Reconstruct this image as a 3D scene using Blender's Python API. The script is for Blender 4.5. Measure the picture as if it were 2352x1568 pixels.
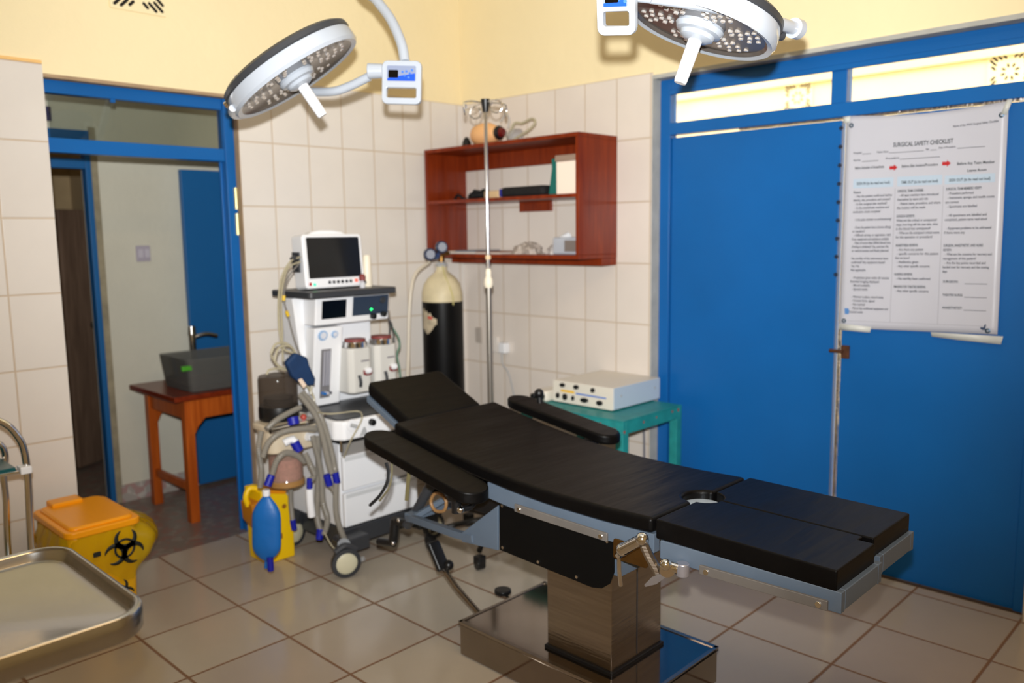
import bpy, bmesh, math, random
from mathutils import Vector, Matrix
from math import pi, sin, cos, radians
for o in list(bpy.data.objects): bpy.data.objects.remove(o)
scene = bpy.context.scene
COL = scene.collection
R = random.Random(7)
# ---------------------------------------------------------------- camera
cam_d = bpy.data.cameras.new('camera'); cam = bpy.data.objects.new('camera', cam_d); COL.objects.link(cam)
cam_d.sensor_width = 36; cam_d.lens = 29.22
CAM = Vector((-3.3798, -3.6689, 1.4411))
M = Matrix(((0.6953, 0.1022, -0.7114, 0), (-0.7186, 0.0803, -0.6908, 0), (-0.0134, 0.9915, 0.1293, 0), (0, 0, 0, 1)))
cam.matrix_world = Matrix.Translation(CAM) @ M.to_quaternion().to_matrix().to_4x4()
cam_d.dof.use_dof = True; cam_d.dof.focus_distance = 1.95; cam_d.dof.aperture_fstop = 2.4
scene.camera = cam
# ---------------------------------------------------------------- world, light, exposure
w = bpy.data.worlds.new('daylight'); scene.world = w; w.use_nodes = True
bg = w.node_tree.nodes['Background']; bg.inputs[0].default_value = (1.0, 0.97, 0.88, 1); bg.inputs[1].default_value = 5.6
def lamp(kind, name, loc, energy, color, **k):
    d = bpy.data.lights.new(name, kind); d.energy = energy; d.color = color
    for a, v in k.items(): setattr(d, a, v)
    o = bpy.data.objects.new(name, d); COL.objects.link(o); o.location = loc
    return o
# the camera's own flash, just above the lens
flash = lamp('SPOT', 'camera_flash', (-3.385, -3.665, 1.575), 665, (0.985, 1.0, 1.0), spot_size=radians(96), spot_blend=1.0, shadow_soft_size=0.022)
flash.rotation_euler = (Vector((-0.6, -0.9, 2.1)) - flash.location).to_track_quat('-Z', 'Y').to_euler()
# warm ceiling light of the room, behind and above the camera
ceil_l = lamp('AREA', 'ceiling_tube_light', (-2.3, -3.3, 2.93), 17, (1.0, 0.64, 0.30), shape='RECTANGLE', size=1.2, size_y=0.25)
corr_l = lamp('POINT', 'corridor_bulb', (-2.1, 0.45, 2.45), 2.2, (0.9, 0.95, 1.0), shadow_soft_size=0.05)
inner_l = lamp('POINT', 'inner_room_fill', (-2.0, 2.2, 2.4), 1.6, (1.0, 0.75, 0.45), shadow_soft_size=0.05)  # added faint fill to brighten the inner room, no real fitting there
scene.view_settings.view_transform = 'Standard'; scene.view_settings.look = 'None'
scene.view_settings.exposure = 0.0; scene.view_settings.gamma = 1; scene.view_settings.use_curve_mapping = False

# ---------------------------------------------------------------- materials
def lin(c):
    return tuple(((v/12.92) if v <= 0.04045 else ((v+0.055)/1.055)**2.4) for v in c)
def rgb(r, g, b): return lin((r/255, g/255, b/255))
def mat(name, col, rough=0.5, metal=0.0, noise=0.0, nscale=8.0, bump=0.0, bscale=30.0, trans=0.0, alpha=1.0, emit=None, coat=0.0, stretch=None, ior=1.45, spec=0.5, coord='Object'):
    m = bpy.data.materials.new(name); m.use_nodes = True
    nt = m.node_tree; N = nt.nodes; L = nt.links; b = N['Principled BSDF']
    b.inputs['Base Color'].default_value = (*col, 1); b.inputs['Roughness'].default_value = rough; b.inputs['Metallic'].default_value = metal
    b.inputs['IOR'].default_value = ior; b.inputs['Specular IOR Level'].default_value = spec
    if trans: b.inputs['Transmission Weight'].default_value = trans
    if alpha < 1: b.inputs['Alpha'].default_value = alpha
    if coat: b.inputs['Coat Weight'].default_value = coat; b.inputs['Coat Roughness'].default_value = 0.05
    if emit: b.inputs['Emission Color'].default_value = (*emit[0], 1); b.inputs['Emission Strength'].default_value = emit[1]
    tc = N.new('ShaderNodeTexCoord'); mp = N.new('ShaderNodeMapping'); L.new(tc.outputs[coord], mp.inputs[0])
    if stretch: mp.inputs['Scale'].default_value = stretch
    if noise:
        n = N.new('ShaderNodeTexNoise'); n.inputs['Scale'].default_value = nscale; n.inputs['Detail'].default_value = 4; L.new(mp.outputs[0], n.inputs[0])
        r = N.new('ShaderNodeMapRange'); r.inputs['From Min'].default_value = 0.3; r.inputs['From Max'].default_value = 0.7
        r.inputs['To Min'].default_value = 1-noise; r.inputs['To Max'].default_value = 1+noise*0.5; L.new(n.outputs[0], r.inputs[0])
        h = N.new('ShaderNodeVectorMath'); h.operation = 'SCALE'; h.inputs[0].default_value = col; L.new(r.outputs[0], h.inputs['Scale']); L.new(h.outputs[0], b.inputs['Base Color'])
    if bump:
        n = N.new('ShaderNodeTexNoise'); n.inputs['Scale'].default_value = bscale; n.inputs['Detail'].default_value = 3; L.new(mp.outputs[0], n.inputs[0])
        bu = N.new('ShaderNodeBump'); bu.inputs['Strength'].default_value = bump; bu.inputs['Distance'].default_value = 0.01
        L.new(n.outputs[0], bu.inputs['Height']); L.new(bu.outputs[0], b.inputs['Normal'])
    return m
def tile_mat(name, col, grout, su, sv, ou, ov, au, av, gw, rough=0.15, vary=0.03, blot=0.04, alt=None):
    """grid of glazed tiles on world axes au, av (0,1,2), sizes su, sv, offsets ou, ov, grout half width gw"""
    m = bpy.data.materials.new(name); m.use_nodes = True; nt = m.node_tree; N = nt.nodes; L = nt.links; b = N['Principled BSDF']
    g = N.new('ShaderNodeNewGeometry'); s = N.new('ShaderNodeSeparateXYZ'); L.new(g.outputs['Position'], s.inputs[0])
    def mth(op, a, bb=None, c=None):
        n = N.new('ShaderNodeMath'); n.operation = op
        for i, v in enumerate((a, bb, c)):
            if v is None: continue
            if isinstance(v, (int, float)): n.inputs[i].default_value = v
            else: L.new(v, n.inputs[i])
        return n.outputs[0]
    def edge(ax, size, off):
        t = mth('DIVIDE', mth('SUBTRACT', s.outputs[ax], off), size)
        f = mth('FRACT', t); d = mth('MULTIPLY', mth('MINIMUM', f, mth('SUBTRACT', 1.0, f)), size)
        return d, mth('FLOOR', t)
    du, fu = edge(au, su, ou); dv, fv = edge(av, sv, ov)
    d = mth('MINIMUM', du, dv)
    r = N.new('ShaderNodeMapRange'); r.interpolation_type = 'SMOOTHSTEP'; L.new(d, r.inputs[0]); r.inputs['From Min'].default_value = gw*0.6; r.inputs['From Max'].default_value = gw*1.4
    cx = N.new('ShaderNodeCombineXYZ'); L.new(fu, cx.inputs[0]); L.new(fv, cx.inputs[1])
    wn = N.new('ShaderNodeTexWhiteNoise'); wn.noise_dimensions = '2D'; L.new(cx.outputs[0], wn.inputs['Vector'])
    no = N.new('ShaderNodeTexNoise'); no.inputs['Scale'].default_value = 5; no.inputs['Detail'].default_value = 5; L.new(g.outputs['Position'], no.inputs['Vector'])
    k = mth('ADD', mth('MULTIPLY', mth('SUBTRACT', wn.outputs['Value'], 0.5), 2*vary), mth('ADD', 1.0, mth('MULTIPLY', mth('SUBTRACT', no.outputs[0], 0.5), 2*blot)))
    mx0 = N.new('ShaderNodeMix'); mx0.data_type = 'RGBA'; mx0.inputs[6].default_value = (*col, 1); mx0.inputs[7].default_value = (*(alt or col), 1)
    L.new(wn.outputs['Value'], mx0.inputs[0])
    sc = N.new('ShaderNodeVectorMath'); sc.operation = 'SCALE'; L.new(mx0.outputs[2], sc.inputs[0]); L.new(k, sc.inputs['Scale'])
    mx = N.new('ShaderNodeMix'); mx.data_type = 'RGBA'; L.new(r.outputs[0], mx.inputs[0]); mx.inputs[6].default_value = (*grout, 1); L.new(sc.outputs[0], mx.inputs[7])
    L.new(mx.outputs[2], b.inputs['Base Color'])
    rr = N.new('ShaderNodeMapRange'); L.new(r.outputs[0], rr.inputs[0]); rr.inputs['To Min'].default_value = 0.8; rr.inputs['To Max'].default_value = rough; L.new(rr.outputs[0], b.inputs['Roughness'])
    bu = N.new('ShaderNodeBump'); bu.inputs['Distance'].default_value = 0.002; bu.inputs['Strength'].default_value = 0.6; L.new(r.outputs[0], bu.inputs['Height'])
    b2 = N.new('ShaderNodeBump'); b2.inputs['Distance'].default_value = 0.01; b2.inputs['Strength'].default_value = 0.06; L.new(no.outputs[0], b2.inputs['Height']); L.new(bu.outputs[0], b2.inputs['Normal'])
    L.new(b2.outputs[0], b.inputs['Normal'])
    return m
def speckle_mat(name, base, cols, scale, rough=0.3):
    m = bpy.data.materials.new(name); m.use_nodes = True; N = m.node_tree.nodes; L = m.node_tree.links; b = N['Principled BSDF']
    g = N.new('ShaderNodeNewGeometry'); v = N.new('ShaderNodeTexVoronoi'); v.inputs['Scale'].default_value = scale; L.new(g.outputs['Position'], v.inputs['Vector'])
    s = N.new('ShaderNodeSeparateColor'); L.new(v.outputs['Color'], s.inputs[0])
    cr = N.new('ShaderNodeValToRGB'); e = cr.color_ramp; e.interpolation = 'CONSTANT'; e.elements[0].color = (*base, 1); e.elements[1].position = 0.55; e.elements[1].color = (*cols[0], 1)
    x = e.elements.new(0.8); x.color = (*cols[1], 1); L.new(s.outputs[0], cr.inputs[0]); L.new(cr.outputs[0], b.inputs['Base Color']); b.inputs['Roughness'].default_value = rough
    return m
def wood_mat(name, c1, c2, rough=0.3, axis=2, scale=14, spec=0.25):
    m = bpy.data.materials.new(name); m.use_nodes = True; N = m.node_tree.nodes; L = m.node_tree.links; b = N['Principled BSDF']
    g = N.new('ShaderNodeNewGeometry'); mp = N.new('ShaderNodeMapping'); L.new(g.outputs['Position'], mp.inputs[0]); s = [1, 1, 1]; s[axis] = 0.08; mp.inputs['Scale'].default_value = s
    n = N.new('ShaderNodeTexNoise'); n.inputs['Scale'].default_value = scale*3; n.inputs['Detail'].default_value = 6; n.inputs['Distortion'].default_value = 0.6; L.new(mp.outputs[0], n.inputs[0])
    cr = N.new('ShaderNodeValToRGB'); cr.color_ramp.elements[0].position = 0.3; cr.color_ramp.elements[1].position = 0.7
    cr.color_ramp.elements[0].color = (*c1, 1); cr.color_ramp.elements[1].color = (*c2, 1); L.new(n.outputs[0], cr.inputs[0]); L.new(cr.outputs[0], b.inputs['Base Color'])
    b.inputs['Roughness'].default_value = rough; b.inputs['Specular IOR Level'].default_value = spec
    return m
def pane_mat(name, tint=(1, 1, 1), gloss=0.1):
    m = bpy.data.materials.new(name); m.use_nodes = True; N = m.node_tree.nodes; L = m.node_tree.links; N.remove(N['Principled BSDF'])
    t = N.new('ShaderNodeBsdfTransparent'); t.inputs[0].default_value = (*tint, 1); g = N.new('ShaderNodeBsdfGlossy'); g.inputs['Roughness'].default_value = 0.03
    f = N.new('ShaderNodeFresnel'); f.inputs[0].default_value = 1.45; mm = N.new('ShaderNodeMath'); mm.operation = 'ADD'; mm.inputs[1].default_value = gloss; L.new(f.outputs[0], mm.inputs[0])
    x = N.new('ShaderNodeMixShader'); L.new(mm.outputs[0], x.inputs[0]); L.new(t.outputs[0], x.inputs[1]); L.new(g.outputs[0], x.inputs[2]); L.new(x.outputs[0], N['Material Output'].inputs[0])
    return m
def film_mat(name, col, opac, rough=0.2):
    """thin coloured plastic: part see-through, part glossy"""
    m = bpy.data.materials.new(name); m.use_nodes = True; N = m.node_tree.nodes; L = m.node_tree.links; b = N['Principled BSDF']
    b.inputs['Base Color'].default_value = (*col, 1); b.inputs['Roughness'].default_value = rough
    t = N.new('ShaderNodeBsdfTransparent'); t.inputs[0].default_value = (*[0.35+0.65*c for c in col], 1)
    x = N.new('ShaderNodeMixShader'); x.inputs[0].default_value = opac; L.new(t.outputs[0], x.inputs[1]); L.new(b.outputs[0], x.inputs[2]); L.new(x.outputs[0], N['Material Output'].inputs[0])
    return m
plaster = mat('cream_plaster', rgb(240, 223, 180), 0.85, noise=0.04, nscale=1.6, bump=0.25, bscale=25)
plaster_out = mat('outer_cream_plaster', rgb(240, 224, 178), 0.9, noise=0.05, nscale=2)
plaster_grey = mat('corridor_plaster', rgb(204, 200, 184), 0.8, noise=0.06, nscale=2.5, bump=0.2)
ceiling_m = mat('white_ceiling_paint', rgb(240, 236, 225), 0.9, noise=0.03)
tile_c = rgb(220, 213, 205); grout_c = rgb(198, 180, 158)
tile_a = tile_mat('wall_tiles_door_side', tile_c, grout_c, 0.2004, 0.3, -0.235, 2.184, 0, 2, 0.0032, 0.16, 0.02, 0.05)
tile_a2 = tile_mat('wall_tiles_trolley_side', tile_c, grout_c, 0.2004, 0.3, -2.42, 2.125, 0, 2, 0.0032, 0.16, 0.02, 0.05)
tile_b = tile_mat('wall_tiles_shelf_side', rgb(221, 211, 201), grout_c, 0.2004, 0.3, 0.0767, 2.184, 1, 2, 0.0032, 0.16, 0.02, 0.05)
floor_m = tile_mat('floor_tiles', rgb(190, 179, 162), rgb(128, 96, 72), 0.3779, 0.3779, -2.2834, -0.3371, 0, 1, 0.005, 0.17, 0.07, 0.05, alt=rgb(170, 157, 144))
terrazzo = speckle_mat('terrazzo', rgb(120, 108, 100), [rgb(132, 100, 92), rgb(134, 124, 115)], 34, 0.35)
terrazzo_l = speckle_mat('terrazzo_skirting', rgb(165, 158, 152), [rgb(168, 138, 134), rgb(184, 178, 172)], 30, 0.35)
blue = mat('blue_gloss_paint', rgb(18, 94, 164), 0.32, spec=0.35, noise=0.1, nscale=1.8, bump=0.05, bscale=12)
blue_in = mat('blue_corridor_paint', rgb(22, 92, 150), 0.4, noise=0.06, nscale=2)
grey_rv = mat('grey_cement_reveal', rgb(176, 176, 170), 0.7, noise=0.15, nscale=9, bump=0.3)
alu = mat('bright_metal_strip', rgb(220, 215, 210), 0.25, 1.0, noise=0.2, nscale=20, bump=0.5, bscale=40)
rust = mat('rusted_steel', rgb(92, 58, 40), 0.6, 0.5, noise=0.4, nscale=40)
chrome = mat('chrome', rgb(225, 225, 225), 0.12, 1.0)
steel = mat('brushed_stainless_steel', rgb(165, 156, 146), 0.26, 1.0, noise=0.15, nscale=5, bump=0.12, bscale=10, stretch=(1, 1, 14))
steel_t = mat('tray_stainless_steel', rgb(176, 176, 174), 0.24, 1.0, noise=0.05, nscale=10, bump=0.02, bscale=60)
steel_p = mat('polished_base_steel', rgb(150, 140, 130), 0.1, 1.0, noise=0.12, nscale=6)
black_v = mat('black_upholstery_vinyl', rgb(8, 7, 7), 0.42, spec=0.16, noise=0.15, nscale=6, bump=0.6, bscale=4.5, stretch=(0.5, 2.6, 2.6))
black_p = mat('black_plastic', rgb(20, 20, 21), 0.35)
black_m = mat('black_matt_panel', rgb(9, 9, 9), 0.5, spec=0.15, noise=0.1)
blue_gr = mat('blue_grey_frame_enamel', rgb(88, 101, 116), 0.4, noise=0.05, nscale=12)
white_p = mat('white_plastic', rgb(232, 233, 236), 0.32)
white_l = mat('white_lamp_enamel', rgb(172, 179, 189), 0.22, coat=0.3)
grey_f = mat('grey_lamp_face', rgb(120, 112, 106), 0.2, 0.6, noise=0.1)
grey_d = mat('dark_grey_plastic', rgb(52, 54, 58), 0.4)
grey_l = mat('light_grey_plastic', rgb(170, 172, 174), 0.4)
lens_m = mat('led_lens', rgb(235, 230, 225), 0.08, 0.7)
screen = mat('dark_screen', rgb(26, 24, 19), 0.12)
screen_b = mat('black_screen', rgb(6, 6, 7), 0.15)
panel_bl = mat('slate_control_panel', rgb(44, 56, 74), 0.35)
led_g = mat('green_led', rgb(40, 240, 110), 0.4, emit=(rgb(40, 255, 120), 2.5))
led_r = mat('orange_red_key', rgb(250, 90, 60), 0.4, emit=(rgb(255, 80, 50), 0.6))
disp_b = mat('blue_display', rgb(24, 78, 200), 0.3)
disp_g = mat('grey_display', rgb(130, 140, 165), 0.3)
hose_m = film_mat('grey_hose', rgb(160, 155, 145), 0.62, 0.3)
hose_t = film_mat('clear_thin_tubing', rgb(200, 192, 165), 0.6, 0.25)
royal = mat('royal_blue_rubber', rgb(16, 26, 150), 0.45)
bag_bl = mat('blue_rubber_bag', rgb(18, 100, 178), 0.42, noise=0.1, nscale=10, bump=0.4, bscale=14)
navy = mat('navy_cuff_cloth', rgb(14, 48, 88), 0.7, noise=0.15, nscale=30)
beige = mat('beige_absorber_plastic', rgb(205, 190, 165), 0.4)
smoke = film_mat('smoky_clear_canister', rgb(120, 108, 98), 0.17, 0.05)
pink = mat('pink_absorbent_granules', rgb(214, 160, 168), 0.8, noise=0.25, nscale=60, bump=0.8, bscale=90)
clear = film_mat('clear_plastic', rgb(225, 225, 225), 0.28, 0.08)
ivory = mat('ivory_plastic', rgb(236, 226, 205), 0.4)
brown_lab = mat('maroon_label', rgb(130, 60, 58), 0.5)
yel = mat('yellow_plastic', rgb(236, 178, 12), 0.35, noise=0.05)
yel_l = mat('amber_lid_plastic', rgb(246, 160, 8), 0.33)
yel_j = mat('yellow_box_plastic', rgb(240, 196, 8), 0.4)
yel_bag = film_mat('yellow_liner_film', rgb(232, 196, 22), 0.5, 0.1)
ink = mat('black_print', rgb(20, 28, 26), 0.6)
ink_g = mat('grey_print', rgb(58, 58, 64), 0.7)
paper = mat('white_banner_vinyl', rgb(190, 192, 203), 0.35, noise=0.03, nscale=3, bump=0.1, bscale=3)
band = mat('pale_blue_print', rgb(176, 194, 212), 0.6)
red = mat('red_print', rgb(176, 18, 24), 0.6)
tape = mat('white_sticky_tape', rgb(205, 208, 205), 0.4, noise=0.06, nscale=20)
maho = wood_mat('mahogany_wood', rgb(104, 32, 8), rgb(134, 50, 16), 0.3, 2, spec=0.15)
oran = wood_mat('varnished_orange_wood', rgb(150, 66, 18), rgb(184, 92, 30), 0.35, 2)
darkw = wood_mat('brown_door_wood', rgb(96, 76, 62), rgb(126, 102, 84), 0.5, 2)
teal = mat('teal_chipped_paint', rgb(34, 138, 138), 0.45, noise=0.15, nscale=25)
teal_s = mat('teal_shelf_sheet', rgb(14, 82, 88), 0.2)
chip = mat('red_primer_spots', rgb(150, 70, 60), 0.6)
cyl_w = mat('scuffed_white_paint', rgb(214, 200, 164), 0.5, noise=0.2, nscale=9, bump=0.2)
cyl_b = mat('black_cylinder_paint', rgb(9, 9, 10), 0.4, spec=0.2, noise=0.3, nscale=12)
brass = mat('tarnished_brass', rgb(120, 88, 46), 0.35, 0.9, noise=0.2, nscale=30)
gauge_b = mat('blue_gauge_case', rgb(28, 66, 120), 0.35)
sticker = mat('torn_paper_label', rgb(190, 176, 150), 0.7, noise=0.3, nscale=30)
skin_tan = mat('tan_rubber', rgb(232, 178, 122), 0.5)
maroon_d = mat('dark_red_rubber', rgb(96, 14, 12), 0.4)
esu_w = mat('white_metal_case', rgb(222, 214, 200), 0.35)
esu_s = mat('pale_blue_metal_side', rgb(184, 198, 212), 0.35)
yel_pr = mat('yellow_print', rgb(240, 190, 60), 0.5)
blu_pr = mat('blue_print', rgb(40, 110, 200), 0.5)
glass_w = pane_mat('window_glass', (0.97, 0.97, 0.96), 0.0)
glass_d = pane_mat('corridor_transom_glass', (0.8, 0.82, 0.8), 0.02)
pole_m = mat('grey_coated_pole', rgb(150, 145, 138), 0.3, 0.8)
vent_in = mat('vent_dark_slot', rgb(24, 20, 16), 0.9)
dkgreen = mat('dark_teal_bottle', rgb(0, 100, 92), 0.35)
card = mat('cream_box_card', rgb(250, 232, 215), 0.6)
blk_cloth = mat('black_cloth', rgb(16, 16, 18), 0.8, bump=0.6, bscale=40)
pkg = mat('crumpled_packaging', rgb(190, 178, 168), 0.4, noise=0.25, nscale=50, bump=0.8, bscale=60)
violet_sw = mat('mauve_switch_plate', rgb(168, 160, 172), 0.5)
sign_m = mat('dark_violet_plate', rgb(48, 42, 80), 0.5)

# ---------------------------------------------------------------- mesh helpers
def frame_from(z, x=None):
    z = Vector(z).normalized(); x = Vector(x) if x else (Vector((1, 0, 0)) if abs(z.x) < 0.9 else Vector((0, 1, 0)))
    y = z.cross(x).normalized(); x = y.cross(z).normalized()
    return Matrix((x, y, z)).transposed().to_4x4()
def TM(loc, rot=None):
    return Matrix.Translation(Vector(loc)) @ (rot if rot is not None else Matrix.Identity(4))
class MB:
    def __init__(s): s.v = []; s.f = []; s.mi = []; s.cur = 0
    def add(s, vs, fs, T=None):
        n = len(s.v)
        s.v += [(T @ Vector(p)) if T is not None else Vector(p) for p in vs]; s.f += [tuple(i+n for i in q) for q in fs]; s.mi += [s.cur]*len(fs); return s
    def box(s, x0, x1, y0, y1, z0, z1, T=None):
        if x0 > x1: x0, x1 = x1, x0
        if y0 > y1: y0, y1 = y1, y0
        if z0 > z1: z0, z1 = z1, z0
        return s.add([(x0, y0, z0), (x1, y0, z0), (x1, y1, z0), (x0, y1, z0), (x0, y0, z1), (x1, y0, z1), (x1, y1, z1), (x0, y1, z1)],
              [(0, 3, 2, 1), (4, 5, 6, 7), (0, 1, 5, 4), (1, 2, 6, 5), (2, 3, 7, 6), (3, 0, 4, 7)], T)
    def cyl(s, p0, p1, r0, r1=None, n=20):
        r1 = r0 if r1 is None else r1
        return s.lathe([(0, 0), (r0, 0), (r1, (Vector(p1)-Vector(p0)).length), (0, (Vector(p1)-Vector(p0)).length)], TM(p0, frame_from(Vector(p1)-Vector(p0))), n)
    def lathe(s, prof, T=None, n=28):
        vs = []; fs = []; idx = []
        for r, z in prof:
            if r < 1e-6: idx.append([len(vs)]*n); vs.append((0, 0, z))
            else:
                idx.append(list(range(len(vs), len(vs)+n))); vs += [(r*cos(2*pi*i/n), r*sin(2*pi*i/n), z) for i in range(n)]
        for a, b in zip(idx, idx[1:]):
            for i in range(n):
                j = (i+1) % n; q = [a[i], a[j], b[j], b[i]]; u = []
                for t in q:
                    if t not in u: u.append(t)
                if len(u) > 2: fs.append(tuple(u))
        return s.add(vs, fs, T)
    def prism(s, poly, h0, h1, T=None):
        n = len(poly)
        return s.add([(x, y, h0) for x, y in poly]+[(x, y, h1) for x, y in poly], [tuple(range(n))[::-1], tuple(range(n, 2*n))]+[(i, (i+1) % n, n+(i+1) % n, n+i) for i in range(n)], T)
    def tube(s, pts, r, n=10, closed=False, rf=None, caps=True, smooth=True, step=None):
        P = spline(pts, step or max(0.006, r*0.8), closed) if smooth else [Vector(p) for p in pts]
        m = len(P); vs = []; fs = []; prev = None
        for i, p in enumerate(P):
            t = (P[(i+1) % m]-P[i-1]) if closed else (P[min(i+1, m-1)]-P[max(i-1, 0)])
            if t.length < 1e-9: t = Vector((0, 0, 1))
            t.normalize()
            if prev is None: a = t.orthogonal().normalized()
            else:
                a = prev-t*prev.dot(t); a = a.normalized() if a.length > 1e-6 else t.orthogonal().normalized()
            prev = a; b = t.cross(a); rr = r*(rf(i, m) if rf else 1)
            vs += [p+(a*cos(2*pi*k/n)+b*sin(2*pi*k/n))*rr for k in range(n)]
        for i in range(m if closed else m-1):
            for k in range(n):
                fs.append((i*n+k, i*n+(k+1) % n, ((i+1) % m)*n+(k+1) % n, ((i+1) % m)*n+k))
        if not closed and caps: fs += [tuple(range(n))[::-1], tuple(range((m-1)*n, m*n))]
        return s.add(vs, fs)
    def build(s, name, m, parent=None, bevel=0, seg=2, origin=None, angle=35, subsurf=0, label=None, solid=0):
        root = parent
        off = Vector((0, 0, 0))
        while root is not None:
            off += root.location; root = root.parent
        if parent is None and origin is not None: off = Vector(origin)
        me = bpy.data.meshes.new(name); me.from_pydata([tuple(p-off) for p in s.v], [], s.f); 
        for q in (m if isinstance(m, (list, tuple)) else [m]): me.materials.append(q)
        me.polygons.foreach_set('material_index', s.mi); me.validate()
        bm = bmesh.new(); bm.from_mesh(me); bmesh.ops.remove_doubles(bm, verts=bm.verts, dist=1e-6); bmesh.ops.recalc_face_normals(bm, faces=bm.faces); bm.to_mesh(me); bm.free()
        me.polygons.foreach_set('use_smooth', [True]*len(me.polygons))
        o = bpy.data.objects.new(name, me); COL.objects.link(o)
        if parent is not None: o.parent = parent
        elif origin is not None: o.location = off
        if bevel:
            b = o.modifiers.new('edge', 'BEVEL'); b.width = bevel; b.segments = seg; b.limit_method = 'ANGLE'; b.angle_limit = radians(angle); b.harden_normals = True
        elif not subsurf:
            me.set_sharp_from_angle(angle=radians(angle))
        if solid:
            q = o.modifiers.new('thickness', 'SOLIDIFY'); q.thickness = solid; q.offset = 0
        if subsurf:
            q = o.modifiers.new('smooth', 'SUBSURF'); q.levels = subsurf; q.render_levels = subsurf
        if label: o['label'] = label
        return o
def spline(pts, step, closed=False):
    P = [Vector(p) for p in pts]; n = len(P); out = []
    if n == 2 and not closed:
        k = max(1, int((P[1]-P[0]).length/step)); return [P[0].lerp(P[1], i/k) for i in range(k+1)]
    for i in range(n if closed else n-1):
        p0 = P[(i-1) % n] if closed or i > 0 else P[0]*2-P[1]; p1 = P[i]; p2 = P[(i+1) % n]
        p3 = P[(i+2) % n] if closed or i+2 < n else P[-1]*2-P[-2]
        k = max(1, int((p2-p1).length/step))
        for j in range(k):
            t = j/k; out.append(0.5*((2*p1)+(p2-p0)*t+(2*p0-5*p1+4*p2-p3)*t*t+(3*p1-p0-3*p2+p3)*t**3))
    if not closed: out.append(P[-1])
    return out
def rrect(x0, x1, y0, y1, r, n=5):
    out = []
    for cx, cy, a in ((x1-r, y1-r, 0), (x0+r, y1-r, 90), (x0+r, y0+r, 180), (x1-r, y0+r, 270)):
        out += [(cx+r*cos(radians(a+90*i/n)), cy+r*sin(radians(a+90*i/n))) for i in range(n+1)]
    return out
def thing(name, loc, label, cat, group=None):
    o = bpy.data.objects.new(name, None); COL.objects.link(o); o.location = loc; o.empty_display_size = 0.05
    o['label'] = label; o['category'] = cat
    if group: o['group'] = group
    return o
def tag(o, label, cat, group=None):
    o['label'] = label; o['category'] = cat
    if group: o['group'] = group
    return o
def each(name, mbs, m, parent, **k):
    return [b.build(name, m, parent, **k) for b in mbs]
def struct(o): o['kind'] = 'structure'; return o
def empty(name, loc=(0, 0, 0)):
    o = bpy.data.objects.new(name, None); COL.objects.link(o); o.location = loc; return o
def copy_tree(o, parent=None):
    c = o.copy(); COL.objects.link(c)
    if parent is not None: c.parent = parent
    for ch in list(o.children): copy_tree(ch, c)
    return c
def sphere(mb, c, r, n=14, m=8, sc=(1, 1, 1)):
    prof = [(r*sin(pi*i/m), -r*cos(pi*i/m)) for i in range(m+1)]; prof[0] = (0, -r); prof[-1] = (0, r)
    return mb.lathe(prof, TM(c) @ Matrix.Diagonal((*sc, 1)), n)
def on_y(y):   # drawing plane x,z at depth y, facing -y:  local (u,v,h) -> (u, y-h, v)
    return Matrix(((1, 0, 0, 0), (0, 0, -1, y), (0, 1, 0, 0), (0, 0, 0, 1)))
def on_x(x):   # plane facing -x: local (u,v,h) -> (x-h, -u, v): u grows to the viewer's right
    return Matrix(((0, 0, -1, x), (-1, 0, 0, 0), (0, 1, 0, 0), (0, 0, 0, 1)))

# ================================================================ THE SETTING
H = 3.0
def S(name, mb, m, **k): return struct(mb.build(name, m, **k))
S('floor', MB().box(-4.6, 0.3, -5.0, 0.02, -0.05, 0), floor_m)
S('floor_corridor', MB().box(-3.2, -0.6, 0.02, 4.2, -0.05, 0), terrazzo)
S('ceiling', MB().box(-4.6, 0.2, -5.0, 0.15, H, H+0.05), ceiling_m)
DX0, DX1, DZ = -2.23, -1.414, 2.09
wa = MB().box(-4.6, DX0, 0.008, 0.15, 0, H).box(DX1, 0.2, 0.008, 0.15, 0, H).box(DX0, DX1, 0.008, 0.15, DZ, H)
S('wall_north', wa, plaster)
S('wall_north_tiles', MB().box(DX1, 0, 0, 0.009, 0, 2.184), tile_a)
S('wall_north_trolley_tiles', MB().box(-4.6, DX0, 0, 0.009, 0, 2.125), tile_a2)
BY0, BY1, BZ = -1.335, -2.99, 2.17
wb = MB().box(0.008, 0.2, BY0, 0.15, 0, H).box(0.008, 0.2, -5.0, BY1, 0, H).box(0.008, 0.2, BY1, BY0, BZ, H)
S('wall_east', wb, plaster)
S('wall_east_tiles', MB().box(0, 0.009, BY0, 0, 0, 2.184).box(0, 0.009, -5.0, BY1, 0, 2.184), tile_b)
S('wall_west', MB().box(-4.7, -4.6, -5.0, 0.15, 0, H), plaster)
S('wall_south', MB().box(-4.6, 0.2, -5.1, -5.0, 0, H), plaster)
S('trim_1', MB().box(-0.001, 0.082, BY0-0.004, BY0+0.0, 0, BZ).box(0.0, 0.082, BY1, BY1+0.004, 0, BZ).box(-0.002, 0.082, BY1, BY0, BZ-0.018, BZ), grey_rv)
S('trim_2', MB().box(-4.6, DX0-0.002, -0.006, 0.008, 2.125, 2.137), mat('orange_cement_ledge', rgb(236, 190, 120), 0.8))
S('trim_3', MB().box(DX1-0.002, DX1+0.003, -0.002, 0.13, 0, 2.075).box(DX0, DX1, 0.0, 0.05, DZ-0.014, DZ), mat('tan_cement_edge', rgb(168, 142, 112), 0.8, noise=0.2, nscale=12))

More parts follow.
